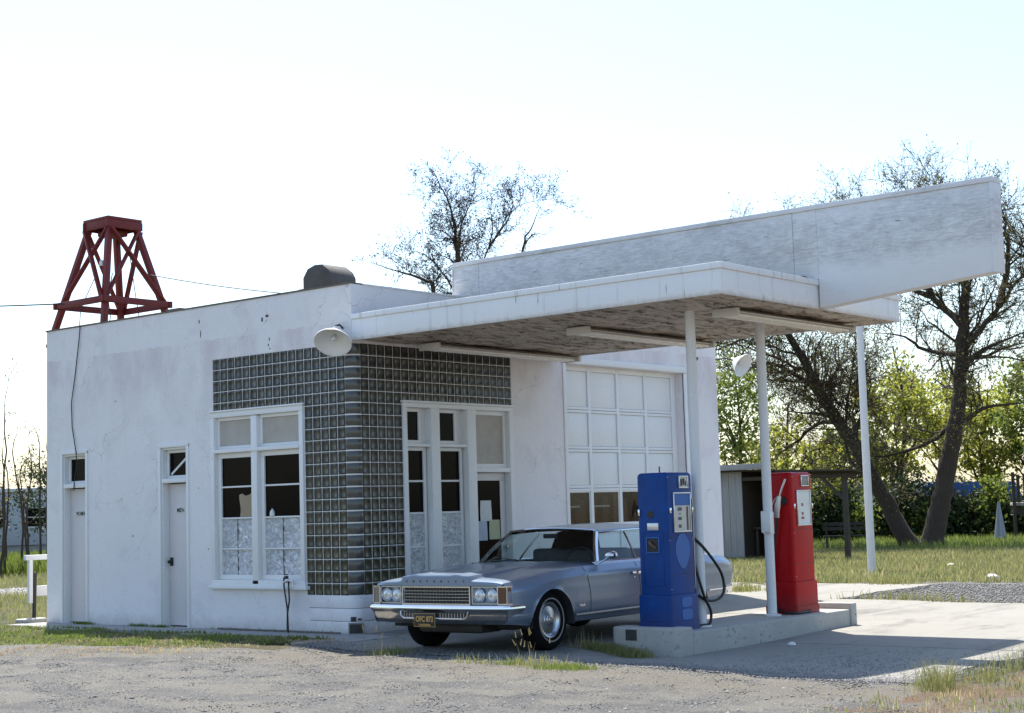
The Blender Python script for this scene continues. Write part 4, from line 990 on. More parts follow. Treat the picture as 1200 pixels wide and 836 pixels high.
for s_ in (-1, 1):   # shut lines of the hood and doors : narrow dark grooves
    g_ = MB(); 
    for X in np.linspace(.86, -.80, 40):
        pass
rows = []
for t in np.linspace(0, 1, 22):
    r = []
    for u in us:
        X1 = -3.36-.10*(1-u*u); X = X1+(-3.9-X1)*min(1, t/.6) if t < .6 else -3.9-(t-.6)/.4*(.26+.10*(1-abs(u)**3)); y = u*((wd(max(X, -4.3))-.066)*(1-(.12*max(0, (t-.6)/.4)**3)))
        z = zs(X)+.018*(1-abs(u)**14)+.03*(1-u*u)*(1-max(0, (t-.6)/.4)**2)
        r.append((X, y, z if t < .99 else z-.01))
    rows.append(r)
dm = MB().grid(rows); last = rows[-1]
zt = [.80, .72, .654, .56, .48, .40]
dm.grid([last]+[[(min(p[0], -4.02)*0+(xe(z)-(.05*(1-abs(p[1])/.8)**1)), p[1]*(.98 if z > .5 else .95), z) for p in last] for z in zt])
dm.build('trunk_lid', M['car'], car, smooth=30, weld=True)
for s_ in (-1, 1):   # belt ledge
    Xq = np.linspace(-.86, -3.42, 40)
    MB().grid([[(X, s_*(wd(X)-.066), zs(X)), (X, s_*(wd(X)-.085), zs(X)+.016), (X, s_*.875 if X > -2.6 else s_*(.875+.06*(X+2.6)), .928), (X, s_*.845 if X > -2.6 else s_*(.845+.06*(X+2.6)), .915)] for X in Xq]).build('belt_ledge', M['car'], car, smooth=35)
    MB().tube([(X, s_*.868, .931) for X in np.linspace(-.97, -2.6, 12)], .007, 6).build('belt_molding', M['chrome'], car, smooth=40)
# greenhouse
def wb(u): return (-.74-.235*u*u, .865*u, .925+.012*(1-u*u))
def wt(u): return (-1.235-.095*u*u, .635*u, 1.322-.035*u*u)
def lerp3(a, b, t, bow=0): return tuple(a[i]+(b[i]-a[i])*t for i in range(3))
def curved(a, b, t, out): p = lerp3(a, b, t); k = 4*t*(1-t)*out; return (p[0]+k, p[1], p[2]+k*.5)
uu = np.linspace(-1, 1, 17)
MB().grid([[curved(wb(u*.985), wt(u*.985), t, .02) for u in uu] for t in np.linspace(0, 1, 7)]).build('windshield', M['carglass'], car, smooth=60)
def rb_(u): return (-3.43+.10*u*u, .775*u, .925+.01*(1-u*u))
def rtp(u): return (-2.99+.05*u*u, .585*u, 1.318-.035*u*u)
MB().grid([[curved(rb_(u), rtp(u), t, -.02) for u in uu] for t in np.linspace(0, 1, 6)]).build('rear_window', M['carglass'], car, smooth=60)
rows = []
for t in np.linspace(0, 1, 20):
    r = []
    for u in np.linspace(-1, 1, 25):
        ye = .645-.045*t**2; X1 = wt(u)[0]; X2 = rtp(u)[0]; X = X1+(X2-X1)*t
        z = 1.287+.035*(1-u*u)+.028*math.sin(PI*t)*(1-abs(u)**3)+.012*math.sin(PI*t)
        r.append((X, ye*u, z))
    rows.append([(r[0][0], r[0][1]-.012, r[0][2]-.03)]+r+[(r[-1][0], r[-1][1]+.012, r[-1][2]-.03)])
MB().grid(rows).build('roof', M['car'], car, smooth=50)
MB().grid([[(p[0], p[1]*.97, p[2]-.02) for p in r[1:-1]] for r in rows]).build('headliner', M['interior'], car, smooth=50)
MB().tube([wt(u) for u in np.linspace(-1, 1, 17)], .011, 6).build('windshield_molding', M['chrome'], car, smooth=40)
for s_ in (-1, 1):
    a = wb(s_); b = wt(s_)
    ap_ = [curved(a, b, t, .015) for t in np.linspace(0, 1, 8)]
    MB().grid([[(p[0]+.012, p[1]-s_*.02, p[2]), (p[0]-.005, p[1]+s_*.004, p[2]+.004), (p[0]-.045, p[1]+s_*.012, p[2]-.01), (p[0]-.05, p[1]-s_*.02, p[2]-.01)] for p in ap_]).build('windshield_pillar', M['chrome'] if s_ > 0 else M['dullchrome'], car, smooth=40)
    def sp(X, t): return (X, s_*(.868-.232*t-.03*t*t+.03*t), .93+.325*t)
    rail = [(-1.36+(-1.62)*k/12, s_*(.655-.03*(k/12)**2), 1.258+.020*math.sin(PI*k/12)) for k in range(13)]
    MB().tube(rail, .010, 6).build('drip_rail', M['chrome'], car, smooth=40)
    def pane(base, top, nm):
        rws = [[sp(base[0]+(base[1]-base[0])*q+((top[0]+(top[1]-top[0])*q)-(base[0]+(base[1]-base[0])*q))*t, t) for q in np.linspace(0, 1, 5)] for t in np.linspace(0, 1, 6)]
        MB().grid(rws).build(nm, M['carglass'], car, smooth=60)
    pane((-1.02, -1.83), (-1.36, -1.955), 'front_door_window'); pane((-1.86, -2.50), (-1.98, -2.38), 'rear_door_window')
    MB().tube([sp(-1.845-.12*t, t) for t in np.linspace(0, 1, 8)], .012, 6).build('window_divider', M['chrome'], car, smooth=40)
    cpil = []
    for t in np.linspace(0, 1, 8):
        p0 = sp(-2.49+.12*t, t); p2 = curved(rb_(s_), rtp(s_), t, -.02); mid = lerp3(p0, p2, .55)
        cpil.append([p0, (mid[0], mid[1]+s_*.03, mid[2]+.01), p2])
    MB().grid(cpil).build('rear_roof_pillar', M['car'], car, smooth=60)
    MB().grid([[(p[0]+(.16 if k == 2 else 0)*0, p[1]-s_*(.02+(.16 if k == 2 else 0)), p[2]-.004) for k, p in enumerate(r)] for r in cpil]).build('pillar_lining', M['interior'], car, smooth=60)
# interior
t_ = MB(); t_.box(-3.35, -.95, -.84, -.825, .30, .915); t_.box(-3.35, -.95, .825, .84, .30, .915); t_.box(-3.35, -.95, -.825, .825, .285, .30); t_.box(-.95, -.90, -.80, .80, .30, .90); t_.box(-3.40, -3.05, -.78, .78, .86, .885)
t_.build('cabin_lining', M['interior'], car)
B(-1.16, -.86, -.78, .78, .74, .93).build('dashboard', M['interior'], car, bevel=.05)
for x, h_ in ((-1.95, 1.06), (-2.98, 1.02)):
    st = B(x, x+.52, -.70, .70, .42, .60).build('bench_seat', M['seat'], car, bevel=.05)
    m = MB(); m.box(x-.10, x+.08, -.70, .70, .55, h_); m.build('seat_back', M['seat'], st, bevel=.05)
    if x > -2.5:
        pass
sw = MB(); sw.lathe([(.19+.012*math.cos(a), .012*math.sin(a)) for a in np.linspace(0, 2*PI, 9)], (-1.32, .38, .91), 'x', 28, Matrix.Rotation(R(-22), 4, 'Y'))
sw.build('steering_wheel', M['interior'], car, smooth=60)
B(-1.30, -1.285, -.10, .12, 1.20, 1.255).build('rear_view_mirror', M['interior'], car, bevel=.01)
# shut lines, handles, trim on the sides
def side_pt(X, z, o, s_): return (X, s_*(wd(X)+yoff(z, X)+o), z)
for s_ in (1, -1):
    for xx in ((-.575, -.655), (-1.705, -1.735), (-2.72, -2.66)):
        zz = np.linspace(zs(xx[0])-.004, .37, 12); m = MB(); 
        pts = [(xx[0]+(xx[1]-xx[0])*min(1, 1.6*k/11), z) for k, z in enumerate(zz)]
        m.grid([[side_pt(X+.005, z, .0022, s_), side_pt(X-.005, z, .0022, s_)] for X, z in pts]); m.build('door_gap', M['black'], car)
    m = MB(); m.grid([[side_pt(X, .370, .004, s_), side_pt(X, .366, .012, s_), side_pt(X, .352, .020, s_), side_pt(X, .346, .004, s_)] for X in np.linspace(-.36, -2.62, 30)]); m.build('sill_molding', M['alu'], car, smooth=30)
    m = MB(); m.grid([[side_pt(X, .432, .004, s_), side_pt(X, .430, .010, s_), side_pt(X, .418, .010, s_), side_pt(X, .416, .004, s_)] for X in np.linspace(.84, .46, 6)]); m.build('fender_molding', M['chrome'], car, smooth=30)
    m = MB(); m.grid([[side_pt(X, .47, .004, s_), side_pt(X, .466, .011, s_), side_pt(X, .452, .011, s_), side_pt(X, .448, .004, s_)] for X in np.linspace(-3.44, -4.05, 8)]); m.build('quarter_molding', M['chrome'], car, smooth=30)
    m = MB(); m.grid([[side_pt(X, .792, .003, s_), side_pt(X, .790, .006, s_), side_pt(X, .778, .006, s_), side_pt(X, .776, .003, s_)] for X in np.linspace(-3.2, -4.1, 8)]); m.build('quarter_crease', M['car'], car, smooth=30)
    for xh in (-1.625, -2.56):
        h_ = B(xh-.085, xh+.085, s_*.996 if s_ > 0 else -1.024, 1.024 if s_ > 0 else -.996, .757, .787).build('door_handle', M['chrome'], car, bevel=.008)
        MB().lathe([(0, 0), (.012, 0), (.012, .006), (0, .008)], (xh+.02, s_*.99, .72), 'y', 10, Matrix.Rotation(0 if s_ > 0 else PI, 4, 'Z')).build('door_lock', M['dullchrome'], car, smooth=40)
    text('fender_badge', 'Impala', .045, M['chrome'], car, Matrix(((-1 if s_ > 0 else 1, 0, 0, -.47), (0, 0, s_, s_*.991), (0, 1, 0, .465), (0, 0, 0, 1))), .002)
mr = MB(); mr.lathe([(0, .0), (.03, .0), (.06, .025), (.068, .06), (.066, .078), (0, .08)], (-.96, 1.045, 1.0), 'x', 20, Matrix.Rotation(PI, 4, 'Z') @ Matrix.Diagonal((1, 1.25, .75, 1)))
mo_ = mr.build('side_mirror', M['chrome'], car, smooth=50); MB().tube([(-.93, .93, .915), (-.94, 1.0, .945), (-.97, 1.04, .985)], .011, 8).build('mirror_arm', M['chrome'], car, smooth=40)
for s_ in (-1, 1): MB().tube([(-.77, s_*.12, .955), (-.84, s_*.45, .985), (-.88, s_*.62, .965)], .006, 5).build('wiper', M['black'], car)
# front end
def fpt(y, o, z): return (xf(y)+o, y, z)
def fgrid(y0, y1, zz, n=10): return MB().grid([[fpt(y, o, z) for y in np.linspace(y0, y1, n)] for z, o in zz])
fgrid(-.935, .935, [(.752, -.05), (.70, -.045), (.535, -.045), (.53, 0)], 24).build('front_panel', M['car'], car, smooth=30)
fgrid(-.47, .47, [(.737, -.035), (.555, -.035)], 14).build('grille_backing', M['black'], car)
gfm = MB()
for z0, z1, y0, y1 in ((.732, .746, -.482, .482), (.548, .560, -.482, .482), (.5605, .7315, -.482, -.468), (.5605, .7315, .468, .482)):
    ys = np.linspace(y0, y1, 12 if y1-y0 > .1 else 2)
    gfm.grid([[fpt(y, -.034, z0) for y in ys], [fpt(y, .004, z0) for y in ys], [fpt(y, .004, z1) for y in ys], [fpt(y, -.034, z1) for y in ys]])
gfm.build('grille_frame', M['chrome'], car, smooth=20)
for z in (.593, .627, .661, .695):
    ys = np.linspace(-.465, .465, 12); MB().grid([[fpt(y, -.03, z-.0025) for y in ys], [fpt(y, -.014, z-.002) for y in ys], [fpt(y, -.014, z+.002) for y in ys], [fpt(y, -.03, z+.0025) for y in ys]]).build('grille_bar', M['dullchrome'], car, smooth=20)
for y in np.linspace(-.44, .44, 21): B(xf(y)-.034, xf(y)-.028, y-.0012, y+.0012, .562, .731).build('grille_slat', M['greylens'], car)
for s_ in (-1, 1):
    lf = MB()
    for z0, z1, y0, y1 in ((.735, .743, .50, .825), (.556, .564, .50, .825), (.565, .734, .50, .510), (.565, .734, .815, .825)):
        ys = [s_*y for y in np.linspace(y0, y1, 6)]
        lf.grid([[fpt(y, -.042, z0) for y in ys], [fpt(y, .0, z0) for y in ys], [fpt(y, .0, z1) for y in ys], [fpt(y, -.042, z1) for y in ys]])
    lf.build('lamp_bezel', M['dullchrome'], car)
    for yc in (.583, .739):
        y = s_*yc; X = xf(y)
        h_ = MB().lathe([(.060, -.04), (.0785, -.04), (.0785, -.008), (.070, .002), (.0635, -.008)], (X-.005, y, .650), 'x', 28).build('headlight_ring', M['chrome'], car, smooth=40)
        MB().lathe([(0, .008), (.02, .007), (.045, .001), (.064, -.012), (.064, -.03)], (X-.005, y, .650), 'x', 28).build('headlight', M['lens'], h_, smooth=60)
        MB().lathe([(0, .006), (.016, .006), (.020, .0), ], (X+.0045, y, .652), 'x', 14).build('headlight_boss', M['dullchrome'], h_, smooth=60)
    y0, y1 = s_*.838, s_*.945
    mk = MB().grid([[fpt(y0, -.03, z), fpt(y0, .006, z), fpt((y0+y1)/2, .006, z), fpt(y1, .0, z), (xf(.945)-.05, s_*.957, z)] for z in (.562, .735)])
    mk.build('side_marker_lamp', M['amber'] if s_ > 0 else M['greylens'], car)
    mf = MB()
    for z0, z1 in ((.735, .748), (.549, .562)): mf.grid([[fpt(s_*.83, .012, z0), fpt(s_*.89, .012, z0), fpt(s_*.947, .008, z0), (xf(.95)-.055, s_*.968, z0)], [fpt(s_*.83, .012, z1), fpt(s_*.89, .012, z1), fpt(s_*.947, .008, z1), (xf(.95)-.055, s_*.968, z1)]])
    mf.box(xf(.83)-.02, xf(.83)+.013, min(s_*.828, s_*.840), max(s_*.828, s_*.840), .5625, .7345); mf.box(xf(.94)-.012, xf(.94)+.012, min(s_*.940, s_*.950), max(s_*.940, s_*.950), .5625, .7345)
    mf.build('marker_frame', M['chrome'], car)
for i, ch in enumerate('CHEVROLET'):
    y = -.40+.80*i/8
    text('hood_letter', ch, .030, M['interior'], car, Matrix(((0, 0, 1, xf(y)+.006), (1, 0, 0, y), (0, 1, 0, .80), (0, 0, 0, 1))), .002, bold=.001)
def bumper(xfun, pr, sgn, name):
    path = []
    for y in np.linspace(-.90, .90, 30): path.append((xfun(y), y, sgn, 0))
    e = xfun(.90)
    for s_, L_ in ((1, []), (-1, [])):
        for a in np.linspace(0, PI/2, 7)[1:]:
            L_.append((e-sgn*.075*(1-math.cos(a))*1.0, s_*(.90+.075*math.sin(a)), sgn*math.cos(a), s_*math.sin(a)))
        L_.append((e-sgn*.26, s_*.985, 0, s_))
        path = path+L_ if s_ > 0 else L_[::-1]+path
    return MB().grid([[(x+nx*d, y+ny*d, z) for d, z in pr] for x, y, nx, ny in path]).build(name, M['chrome'], car, smooth=35)
prf = [(-.05, .538), (-.01, .545), (.018, .540), (.032, .525), (.034, .508), (.022, .488), (.004, .470), (-.012, .44), (-.035, .39), (-.062, .35), (-.09, .335)]
bumper(lambda y: xf(y)+.035, prf, 1, 'front_bumper')
prr = [(-.05, .50), (.0, .505), (.03, .49), (.03, .46), (.01, .43), (-.0, .40), (-.03, .385), (-.06, .38)]
def rxf(y): return -4.265+.05*(abs(y)/.9)**2
e_ = MB().grid([[(rxf(y)-d, y*.955, z) for d, z in prr] for y in np.linspace(-.93, .93, 20)]).build('rear_bumper', M['chrome'], car, smooth=35)
for s_ in (1, -1): MB().grid([[(rxf(.93)-d, s_*.888, z) for d, z in prr], [(rxf(.93)+.06-d*.2, s_*(.905+d*.6), z) for d, z in prr], [(rxf(.93)+.28, s_*(.945+d*.5), z) for d, z in prr]]).build('bumper_end', M['chrome'], car, smooth=35)
m = MB(); m.grid([[(xf(y)+.035+.003, y, z) for y in np.linspace(-.44, .44, 12)] for z in (.405, .46)]); m.build('lower_grille', M['black'], car)
for y in np.linspace(-.42, .42, 22): B(xf(y)+.038, xf(y)+.042, y-.003, y+.003, .406, .459).build('lower_grille_slat', M['dullchrome'], car)
m = MB(); pts = [(xf(.47)+.044, .475, .468), (xf(.46)+.044, .465, .425), (xf(.42)+.040, .43, .400)]+[(xf(y)+.040, y, .398) for y in np.linspace(.38, -.38, 10)]+[(xf(.42)+.040, -.43, .400), (xf(.46)+.044, -.465, .425), (xf(.47)+.044, -.475, .468)]
m.tube(pts, .009, 6); m.build('lower_grille_molding', M['chrome'], car, smooth=50)
pl = B(.985, .992, -.245, .06, .308, .458).build('licence_plate', M['plateblk'], car, bevel=.002, loc=(.05, .0, 0))
frame_x(-.243, .058, .31, .456, .004, .9925, .9945).build('plate_rim', M['plateyel'], pl)
pm = lambda y, z: Matrix(((0, 0, 1, .9935), (1, 0, 0, y), (0, 1, 0, z), (0, 0, 0, 1)))
text('plate_number', 'OFC 872', .082, M['plateyel'], pl, pm(-.093, .392), .001, squash=.80, bold=.0018)
text('plate_state', 'CALIFORNIA', .03, M['plateyel'], pl, pm(-.093, .330), .001, bold=.0008)
B(-3.9, .45, -.70, .70, .24, .33).build('underbody', M['black'], car, bevel=.04)
B(.3, .72, -.45, .45, .22, .34).build('front_crossmember', M['black'], car, bevel=.04)
MB().tube([(-4.25, -.45, .27), (-3.6, -.45, .25)], .03, 10).build('tailpipe', M['cap'], car)
# wheels
tyre = MB().lathe([(.195, .075), (.21, .10), (.24, .112), (.255, .1135), (.2575, .1145), (.275, .1145), (.278, .112), (.308, .105), (.326, .085), (.334, .05), (.336, 0), (.334, -.05), (.325, -.09), (.24, -.11), (.19, -.08)], axis='y', n=44).mesh('tyre', M['rub'], smooth=40)
white = MB().lathe([(.228, .1120), (.230, .1155), (.243, .1165), (.245, .1145)], axis='y', n=44).mesh('whitewall', M['ww'], smooth=40)
cap = MB().lathe([(.0, .105), (.025, .105), (.032, .098), (.055, .094), (.062, .085), (.085, .082), (.09, .074), (.15, .064), (.158, .072), (.172, .078), (.180, .090), (.196, .094), (.203, .088), (.205, .06), (.19, .02)], axis='y', n=44).mesh('hubcap', M['dullchrome'], smooth=30)
for cx in (.06, -3.03):
    for s_ in (1, -1):
        w = link('wheel', tyre, car, (cx, s_*.815, .330), (R(1.0*s_), 0, PI if s_ < 0 else 0)); link('whitewall', white, w); link('hubcap', cap, w)
# ------------------------------------------------------------------ trees
def rdir(d, ang):
    d = Vector(d).normalized(); a = Vector((random.gauss(0, 1), random.gauss(0, 1), random.gauss(0, 1))); a = (a-d*a.dot(d)).normalized()
    return (d*math.cos(ang)+a*math.sin(ang)).normalized()
def crooked(mb, p, d, L, r, n, wander, lift, sides):
    pts = [Vector(p)]; rs = [r]; d = Vector(d)
    for i in range(n):
        d = (d+Vector((random.gauss(0, wander), random.gauss(0, wander), random.gauss(0, wander)+lift))).normalized()
        pts.append(pts[-1]+d*L/n); rs.append(max(.004, r*(1-.75*(i+1)/n)))
    mb.tube(pts, rs, sides, cap=False); return pts, rs
def spray(mb, limb, rl, dens, L0, depth, tips, tmin=.25, droop=0.0, thin=.5):
    acc = 0; tot = sum((b-a).length for a, b in zip(limb[:-1], limb[1:])); run = 0
    for i in range(len(limb)-1):
        a, b = limb[i], limb[i+1]; seg = (b-a).length; k = seg*dens; run += seg
        if run/tot < tmin: continue
        for _ in range(int(k)+(random.random() < k % 1)):
            t = random.random(); p = a+(b-a)*t; d = rdir(b-a, R(random.uniform(30, 75))); d.z += .15-droop
            L = L0*random.uniform(.6, 1.3); r = max(rmin, min(rl[min(i, len(rl)-1)]*.45, .032*L))
            pts, rs = crooked(mb, p, d, L, r, 5 if depth > 1 else 3, .22, .05-droop*.3, 4 if r > .03 else 3)
            if depth > 0: spray(mb, pts, rs, {3: 2.6, 2: 4.2, 1: 6.5}[depth]*thin*2, L*.48, depth-1, tips, .15, droop, thin)
            else: tips += pts[1:]
def leaves(pts, per, spread, size, name, mat, parent=None, elong=1.5):
    P = np.array([tuple(p) for p in pts], float); P = np.repeat(P, per, 0); n = len(P)
    P += rng.normal(0, spread, P.shape); s_ = size*rng.uniform(.5, 1.3, (n, 1))
    a = rng.normal(0, 1, (n, 3)); a /= np.linalg.norm(a, axis=1, keepdims=True); b = np.cross(a, rng.normal(0, 1, (n, 3))); b /= np.linalg.norm(b, axis=1, keepdims=True)
    V = np.stack([P-a*s_*elong*.5, P-b*s_*.4, P+a*s_*elong*.5, P+b*s_*.4], 1).reshape(-1, 3)
    F = np.arange(n*4).reshape(-1, 4); o = link(name, tri_mesh(name, V, F, mat), parent); o['kind'] = 'stuff'; return o
rmin = .009
def bare_tree(label, limbs, r0, dens, L0, depth, leafn, group=None, lsize=.05, sub=(0, 0), bmat='bark', thin=.5, name='bare_tree', bud='bud'):
    base = Vector(limbs[0][0]); t = thing(name, label, 'tree', base, 0, group); loc = lambda p: Vector(p)-base
    tips = []; crown = MB(); k = 0
    for i, L in enumerate(limbs):
        pts = smooth_pts([loc(p) for p in L], 4); n = len(pts)
        pts = [p+Vector((random.gauss(0, .025), random.gauss(0, .025), 0)) if 0 < q < n-1 else p for q, p in enumerate(pts)]
        ra = r0 if i == 0 else r0*random.uniform(.24, .36); re = ra*.12 if i == 0 else ra*.06
        if i == 0: rs = [ra*(1.25 if q < 2 else 1)*(1-.97*(q/(n-1))**1.2) for q in range(n)]
        else: rs = [ra+(re-ra)*q/(n-1) for q in range(n)]
        m = MB().tube(pts, rs, 9 if i == 0 else 7); m.build('trunk' if i == 0 else 'limb', M[bmat], t, smooth=60)
        spray(crown, pts, rs, dens, L0*(1 if i else 1.1), depth, tips, .42 if i == 0 else .12, sub[0], thin)
    c = crown.build('twigs', M['bark'], t); c['kind'] = 'stuff'
    if leafn and tips: leaves(tips, leafn, .07, lsize, 'leaf_buds', M[bud], t)
    return t
LT = [[(30.76, 7.08, -0.07), (30.58, 7.45, 0.84), (30.43, 7.76, 1.64), (30.06, 8.49, 3.24), (29.67, 9.23, 4.6), (29.38, 9.75, 5.96), (29.08, 10.28, 7.07), (28.78, 10.81, 8.31), (28.6, 11.12, 9.29)], [(29.62, 9.33, 4.9), (29.62, 10.35, 5.6), (29.29, 10.92, 5.89), (28.95, 11.51, 5.65), (28.58, 12.1, 5.16)], [(29.75, 9.1, 4.38), (29.0, 8.57, 5.18), (29.05, 8.26, 5.61), (29.27, 7.84, 5.9)], [(29.1, 10.2, 6.97), (28.32, 10.61, 6.77), (27.97, 11.19, 6.54), (27.55, 11.87, 6.25)], [(30.06, 8.49, 3.24), (30.2, 8.21, 4.28), (30.17, 8.28, 5.35), (30.31, 8.0, 6.4)], [(29.9, 8.9, 3.9), (30.46, 9.86, 3.95), (30.07, 10.58, 3.34), (29.66, 11.29, 3.1)], [(30.4, 7.9, 1.9), (30.46, 8.59, 2.45), (30.29, 8.9, 3.26), (30.26, 8.97, 4.33)]]
RT = [[(30.11, 6.12, -0.06), (30.19, 5.94, 0.82), (30.29, 5.72, 1.71), (30.44, 5.37, 3.22), (30.54, 5.15, 4.61), (30.61, 5.0, 6.14), (30.67, 4.86, 7.68), (30.62, 4.98, 9.25), (30.48, 5.3, 10.72), (30.44, 5.37, 11.49)], [(30.59, 5.05, 5.25), (30.81, 4.52, 5.81), (31.05, 3.94, 6.08), (31.41, 3.03, 6.4)], [(30.6, 5.0, 5.85), (30.46, 4.33, 6.46), (30.68, 3.81, 7.11), (30.94, 3.13, 7.97), (31.3, 2.19, 8.83)], [(30.5, 5.3, 3.86), (30.54, 5.9, 3.32), (30.22, 6.59, 2.99), (29.83, 7.39, 2.79), (29.55, 7.95, 2.89)], [(30.4, 5.4, 3.45), (30.31, 4.42, 4.05), (30.59, 3.74, 4.16), (30.94, 2.86, 4.22)], [(30.7, 3.85, 7.11), (31.61, 3.9, 8.44), (31.62, 3.86, 10.0), (31.53, 4.08, 11.47)], [(30.65, 4.9, 6.48), (31.03, 6.01, 7.58), (30.8, 6.52, 8.94), (30.62, 6.91, 10.58), (30.69, 6.75, 11.51)], [(31.0, 6.1, 7.64), (31.0, 7.5, 8.55), (30.56, 8.38, 9.97), (30.28, 8.92, 10.97), (30.17, 9.13, 11.33)], [(30.95, 3.1, 7.94), (30.83, 2.88, 9.25), (30.76, 3.05, 10.28)], [(30.6, 5.0, 5.73), (31.26, 6.49, 6.05), (31.0, 7.05, 6.49), (30.66, 7.73, 6.66)],
      [(31.3, 2.19, 8.83), (31.5, 1.4, 9.6), (31.8, .6, 9.9)], [(31.0, 2.86, 4.22), (31.3, 1.9, 4.5), (31.5, 1.0, 4.3)]]
MT = [[(29.55, 23.42, -.2), (29.55, 23.42, 2.71), (29.51, 23.47, 5.85), (29.41, 23.59, 8.39), (29.27, 23.75, 9.99), (29.19, 23.84, 11.27), (29.12, 23.91, 12.4), (28.91, 24.16, 13.37), (28.56, 24.54, 14.32)], [(29.18, 23.85, 10.95), (29.09, 23.95, 11.59), (28.78, 24.3, 11.93), (28.39, 24.72, 12.0)], [(29.25, 23.75, 10.5), (28.92, 23.38, 11.82), (29.15, 23.12, 12.77), (29.33, 22.92, 13.56)], [(29.42, 23.6, 9.0), (30.24, 23.38, 11.0), (30.46, 23.12, 11.54), (30.89, 22.61, 12.59), (31.34, 22.05, 12.99), (31.94, 21.29, 13.12)], [(30.3, 23.2, 11.23), (30.24, 22.92, 12.17), (30.09, 23.1, 12.73)], [(30.3, 23.2, 11.3), (30.23, 21.99, 12.49), (30.21, 22.02, 13.22)],
      [(29.45, 23.5, 8.6), (28.9, 24.1, 10.1), (28.4, 24.7, 11.0), (27.9, 25.2, 11.2)]]
SM = [[(26.96, 23.33, -.2), (26.96, 23.33, 2.72), (27.05, 23.22, 6.04), (27.11, 23.16, 9.35), (26.95, 23.34, 9.72), (26.54, 23.78, 9.98), (26.17, 24.18, 10.15), (25.39, 24.98, 10.54)], [(27.11, 23.2, 9.28), (27.2, 23.36, 9.75), (27.0, 23.58, 10.13), (26.8, 23.8, 10.54)], [(27.11, 23.2, 9.35), (27.11, 22.86, 9.84), (27.42, 22.52, 10.16), (27.6, 22.3, 10.9)]]
RM = [[(31.9, 23.74, -.2), (31.9, 23.74, 2.72), (32.1, 23.49, 7.92), (32.31, 23.24, 11.37), (32.53, 22.96, 12.25), (32.8, 22.63, 13.17)], [(32.31, 23.23, 11.47), (32.59, 22.89, 12.02), (32.99, 22.37, 11.93)]]
bare_tree('big dark bare tree leaning left, its foot beside the upright bare trunk', LT, .29, 3.6, 1.9, 2, 1, 'two big bare trees in the grass', lsize=.05, thin=.7)
RT = [[(x, y, z if z < 8 else 8+(z-8)*.72) for x, y, z in L] for L in RT]
bare_tree('big dark bare tree standing upright right of the leaning one', RT, .34, 3.0, 1.7, 2, 1, 'two big bare trees in the grass', lsize=.05, thin=.62)
bare_tree('tall bare budding tree rising over the roof behind the left end of the signboard', MT, .14, 5.5, 1.0, 2, 1, 'bare trees behind the building', lsize=.05, thin=.65, bud='bark')
bare_tree('lower bare tree left of the tall one behind the roof', SM, .11, 5.0, .85, 2, 1, 'bare trees behind the building', lsize=.05, thin=.5, bud='bark')
bare_tree('thin bare sapling top right of the tall tree behind the signboard', RM, .10, 1.6, .6, 1, 2, 'bare trees behind the building', lsize=.05, thin=.6)

def leafy(label, x, y, top, cz, rx, rz, n, mat, group, name='leafy_tree', per=150, size=.13, r0=.14, sparse=.35):
    t = thing(name, label, 'tree' if name != 'hedge_shrub' else 'shrub', (x, y, -.05), 0, group); tips = []; c = MB(); cl = []
    lim = [[Vector((0, 0, 0)), Vector((random.uniform(-.2, .2), random.uniform(-.2, .2), cz*.5)), Vector((random.uniform(-.3, .3), random.uniform(-.3, .3), cz)), Vector((0, 0, top-.4))]]
    for i in range(7 if name != 'hedge_shrub' else 4):
        a = random.uniform(0, 2*PI); z0 = cz*random.uniform(.3, .9)
        lim.append([Vector((0, 0, z0)), Vector((math.cos(a)*rx*.4, math.sin(a)*rx*.4, z0+rz*.4)), Vector((math.cos(a)*rx*.8, math.sin(a)*rx*.8, z0+rz*random.uniform(.5, 1.0)))])
    m = MB()
    for i, L in enumerate(lim):
        p = smooth_pts(L, 3); m.tube(p, [r0*(1 if i == 0 else .45)*(1-.8*q/(len(p)-1)) for q in range(len(p))], 6, cap=False)
        spray(c, p, [r0*.4]*len(p), 1.2, .8, 1, tips, .3)
    m.build('trunk', M['bark'], t, smooth=60); tw_ = c.build('twigs', M['bark'], t); tw_['kind'] = 'stuff'
    for _ in range(n):
        v = Vector((random.gauss(0, 1), random.gauss(0, 1), random.gauss(0, 1))).normalized()*random.uniform(.25, 1)**.6
        cl.append((v.x*rx, v.y*rx, cz+v.z*rz))
    P = np.array(cl); P = P[P[:, 2] > .15]; rr = rng.uniform(.12, .42, (len(P), 1))
    PP = np.repeat(P, per, 0)+rng.normal(0, 1, (len(P)*per, 3))*np.repeat(rr, per, 0)*np.array([[1, 1, .75]])
    leaves(PP[PP[:, 2] > .05], 1, .01, size, 'foliage', M[mat], t); return t
G1 = 'leafy trees behind the bare ones'
leafy('yellow green leafy tree between the white pole and the leaning trunk', 39.66, 11.65, 7.6, 4.6, 2.1, 2.6, 56, 'leafy', G1, per=110)
leafy('yellow green leafy tree right behind the upright bare trunk', 41.81, 9.32, 6.2, 3.8, 2.0, 2.3, 56, 'leafy', G1, per=110)
leafy('olive green tree crowding close behind the garage corner', 23.9, 8.9, 5.6, 3.9, .85, 1.9, 34, 'leafm', G1, per=90, size=.09, r0=.08)
leafy('pale sparse tree above the open shed', 35.23, 13.63, 5.5, 3.0, 2.2, 1.7, 38, 'leafy', G1, per=75)
leafy('low yellow green tree right of the red pump top', 40.57, 14.28, 5.2, 3.0, 2.2, 1.5, 34, 'leafm', G1, per=100)
leafy('mid green tree at the right picture edge above the deck', 41.46, 7.2, 6.4, 4.2, 1.7, 2.2, 36, 'leafm', G1, per=100)
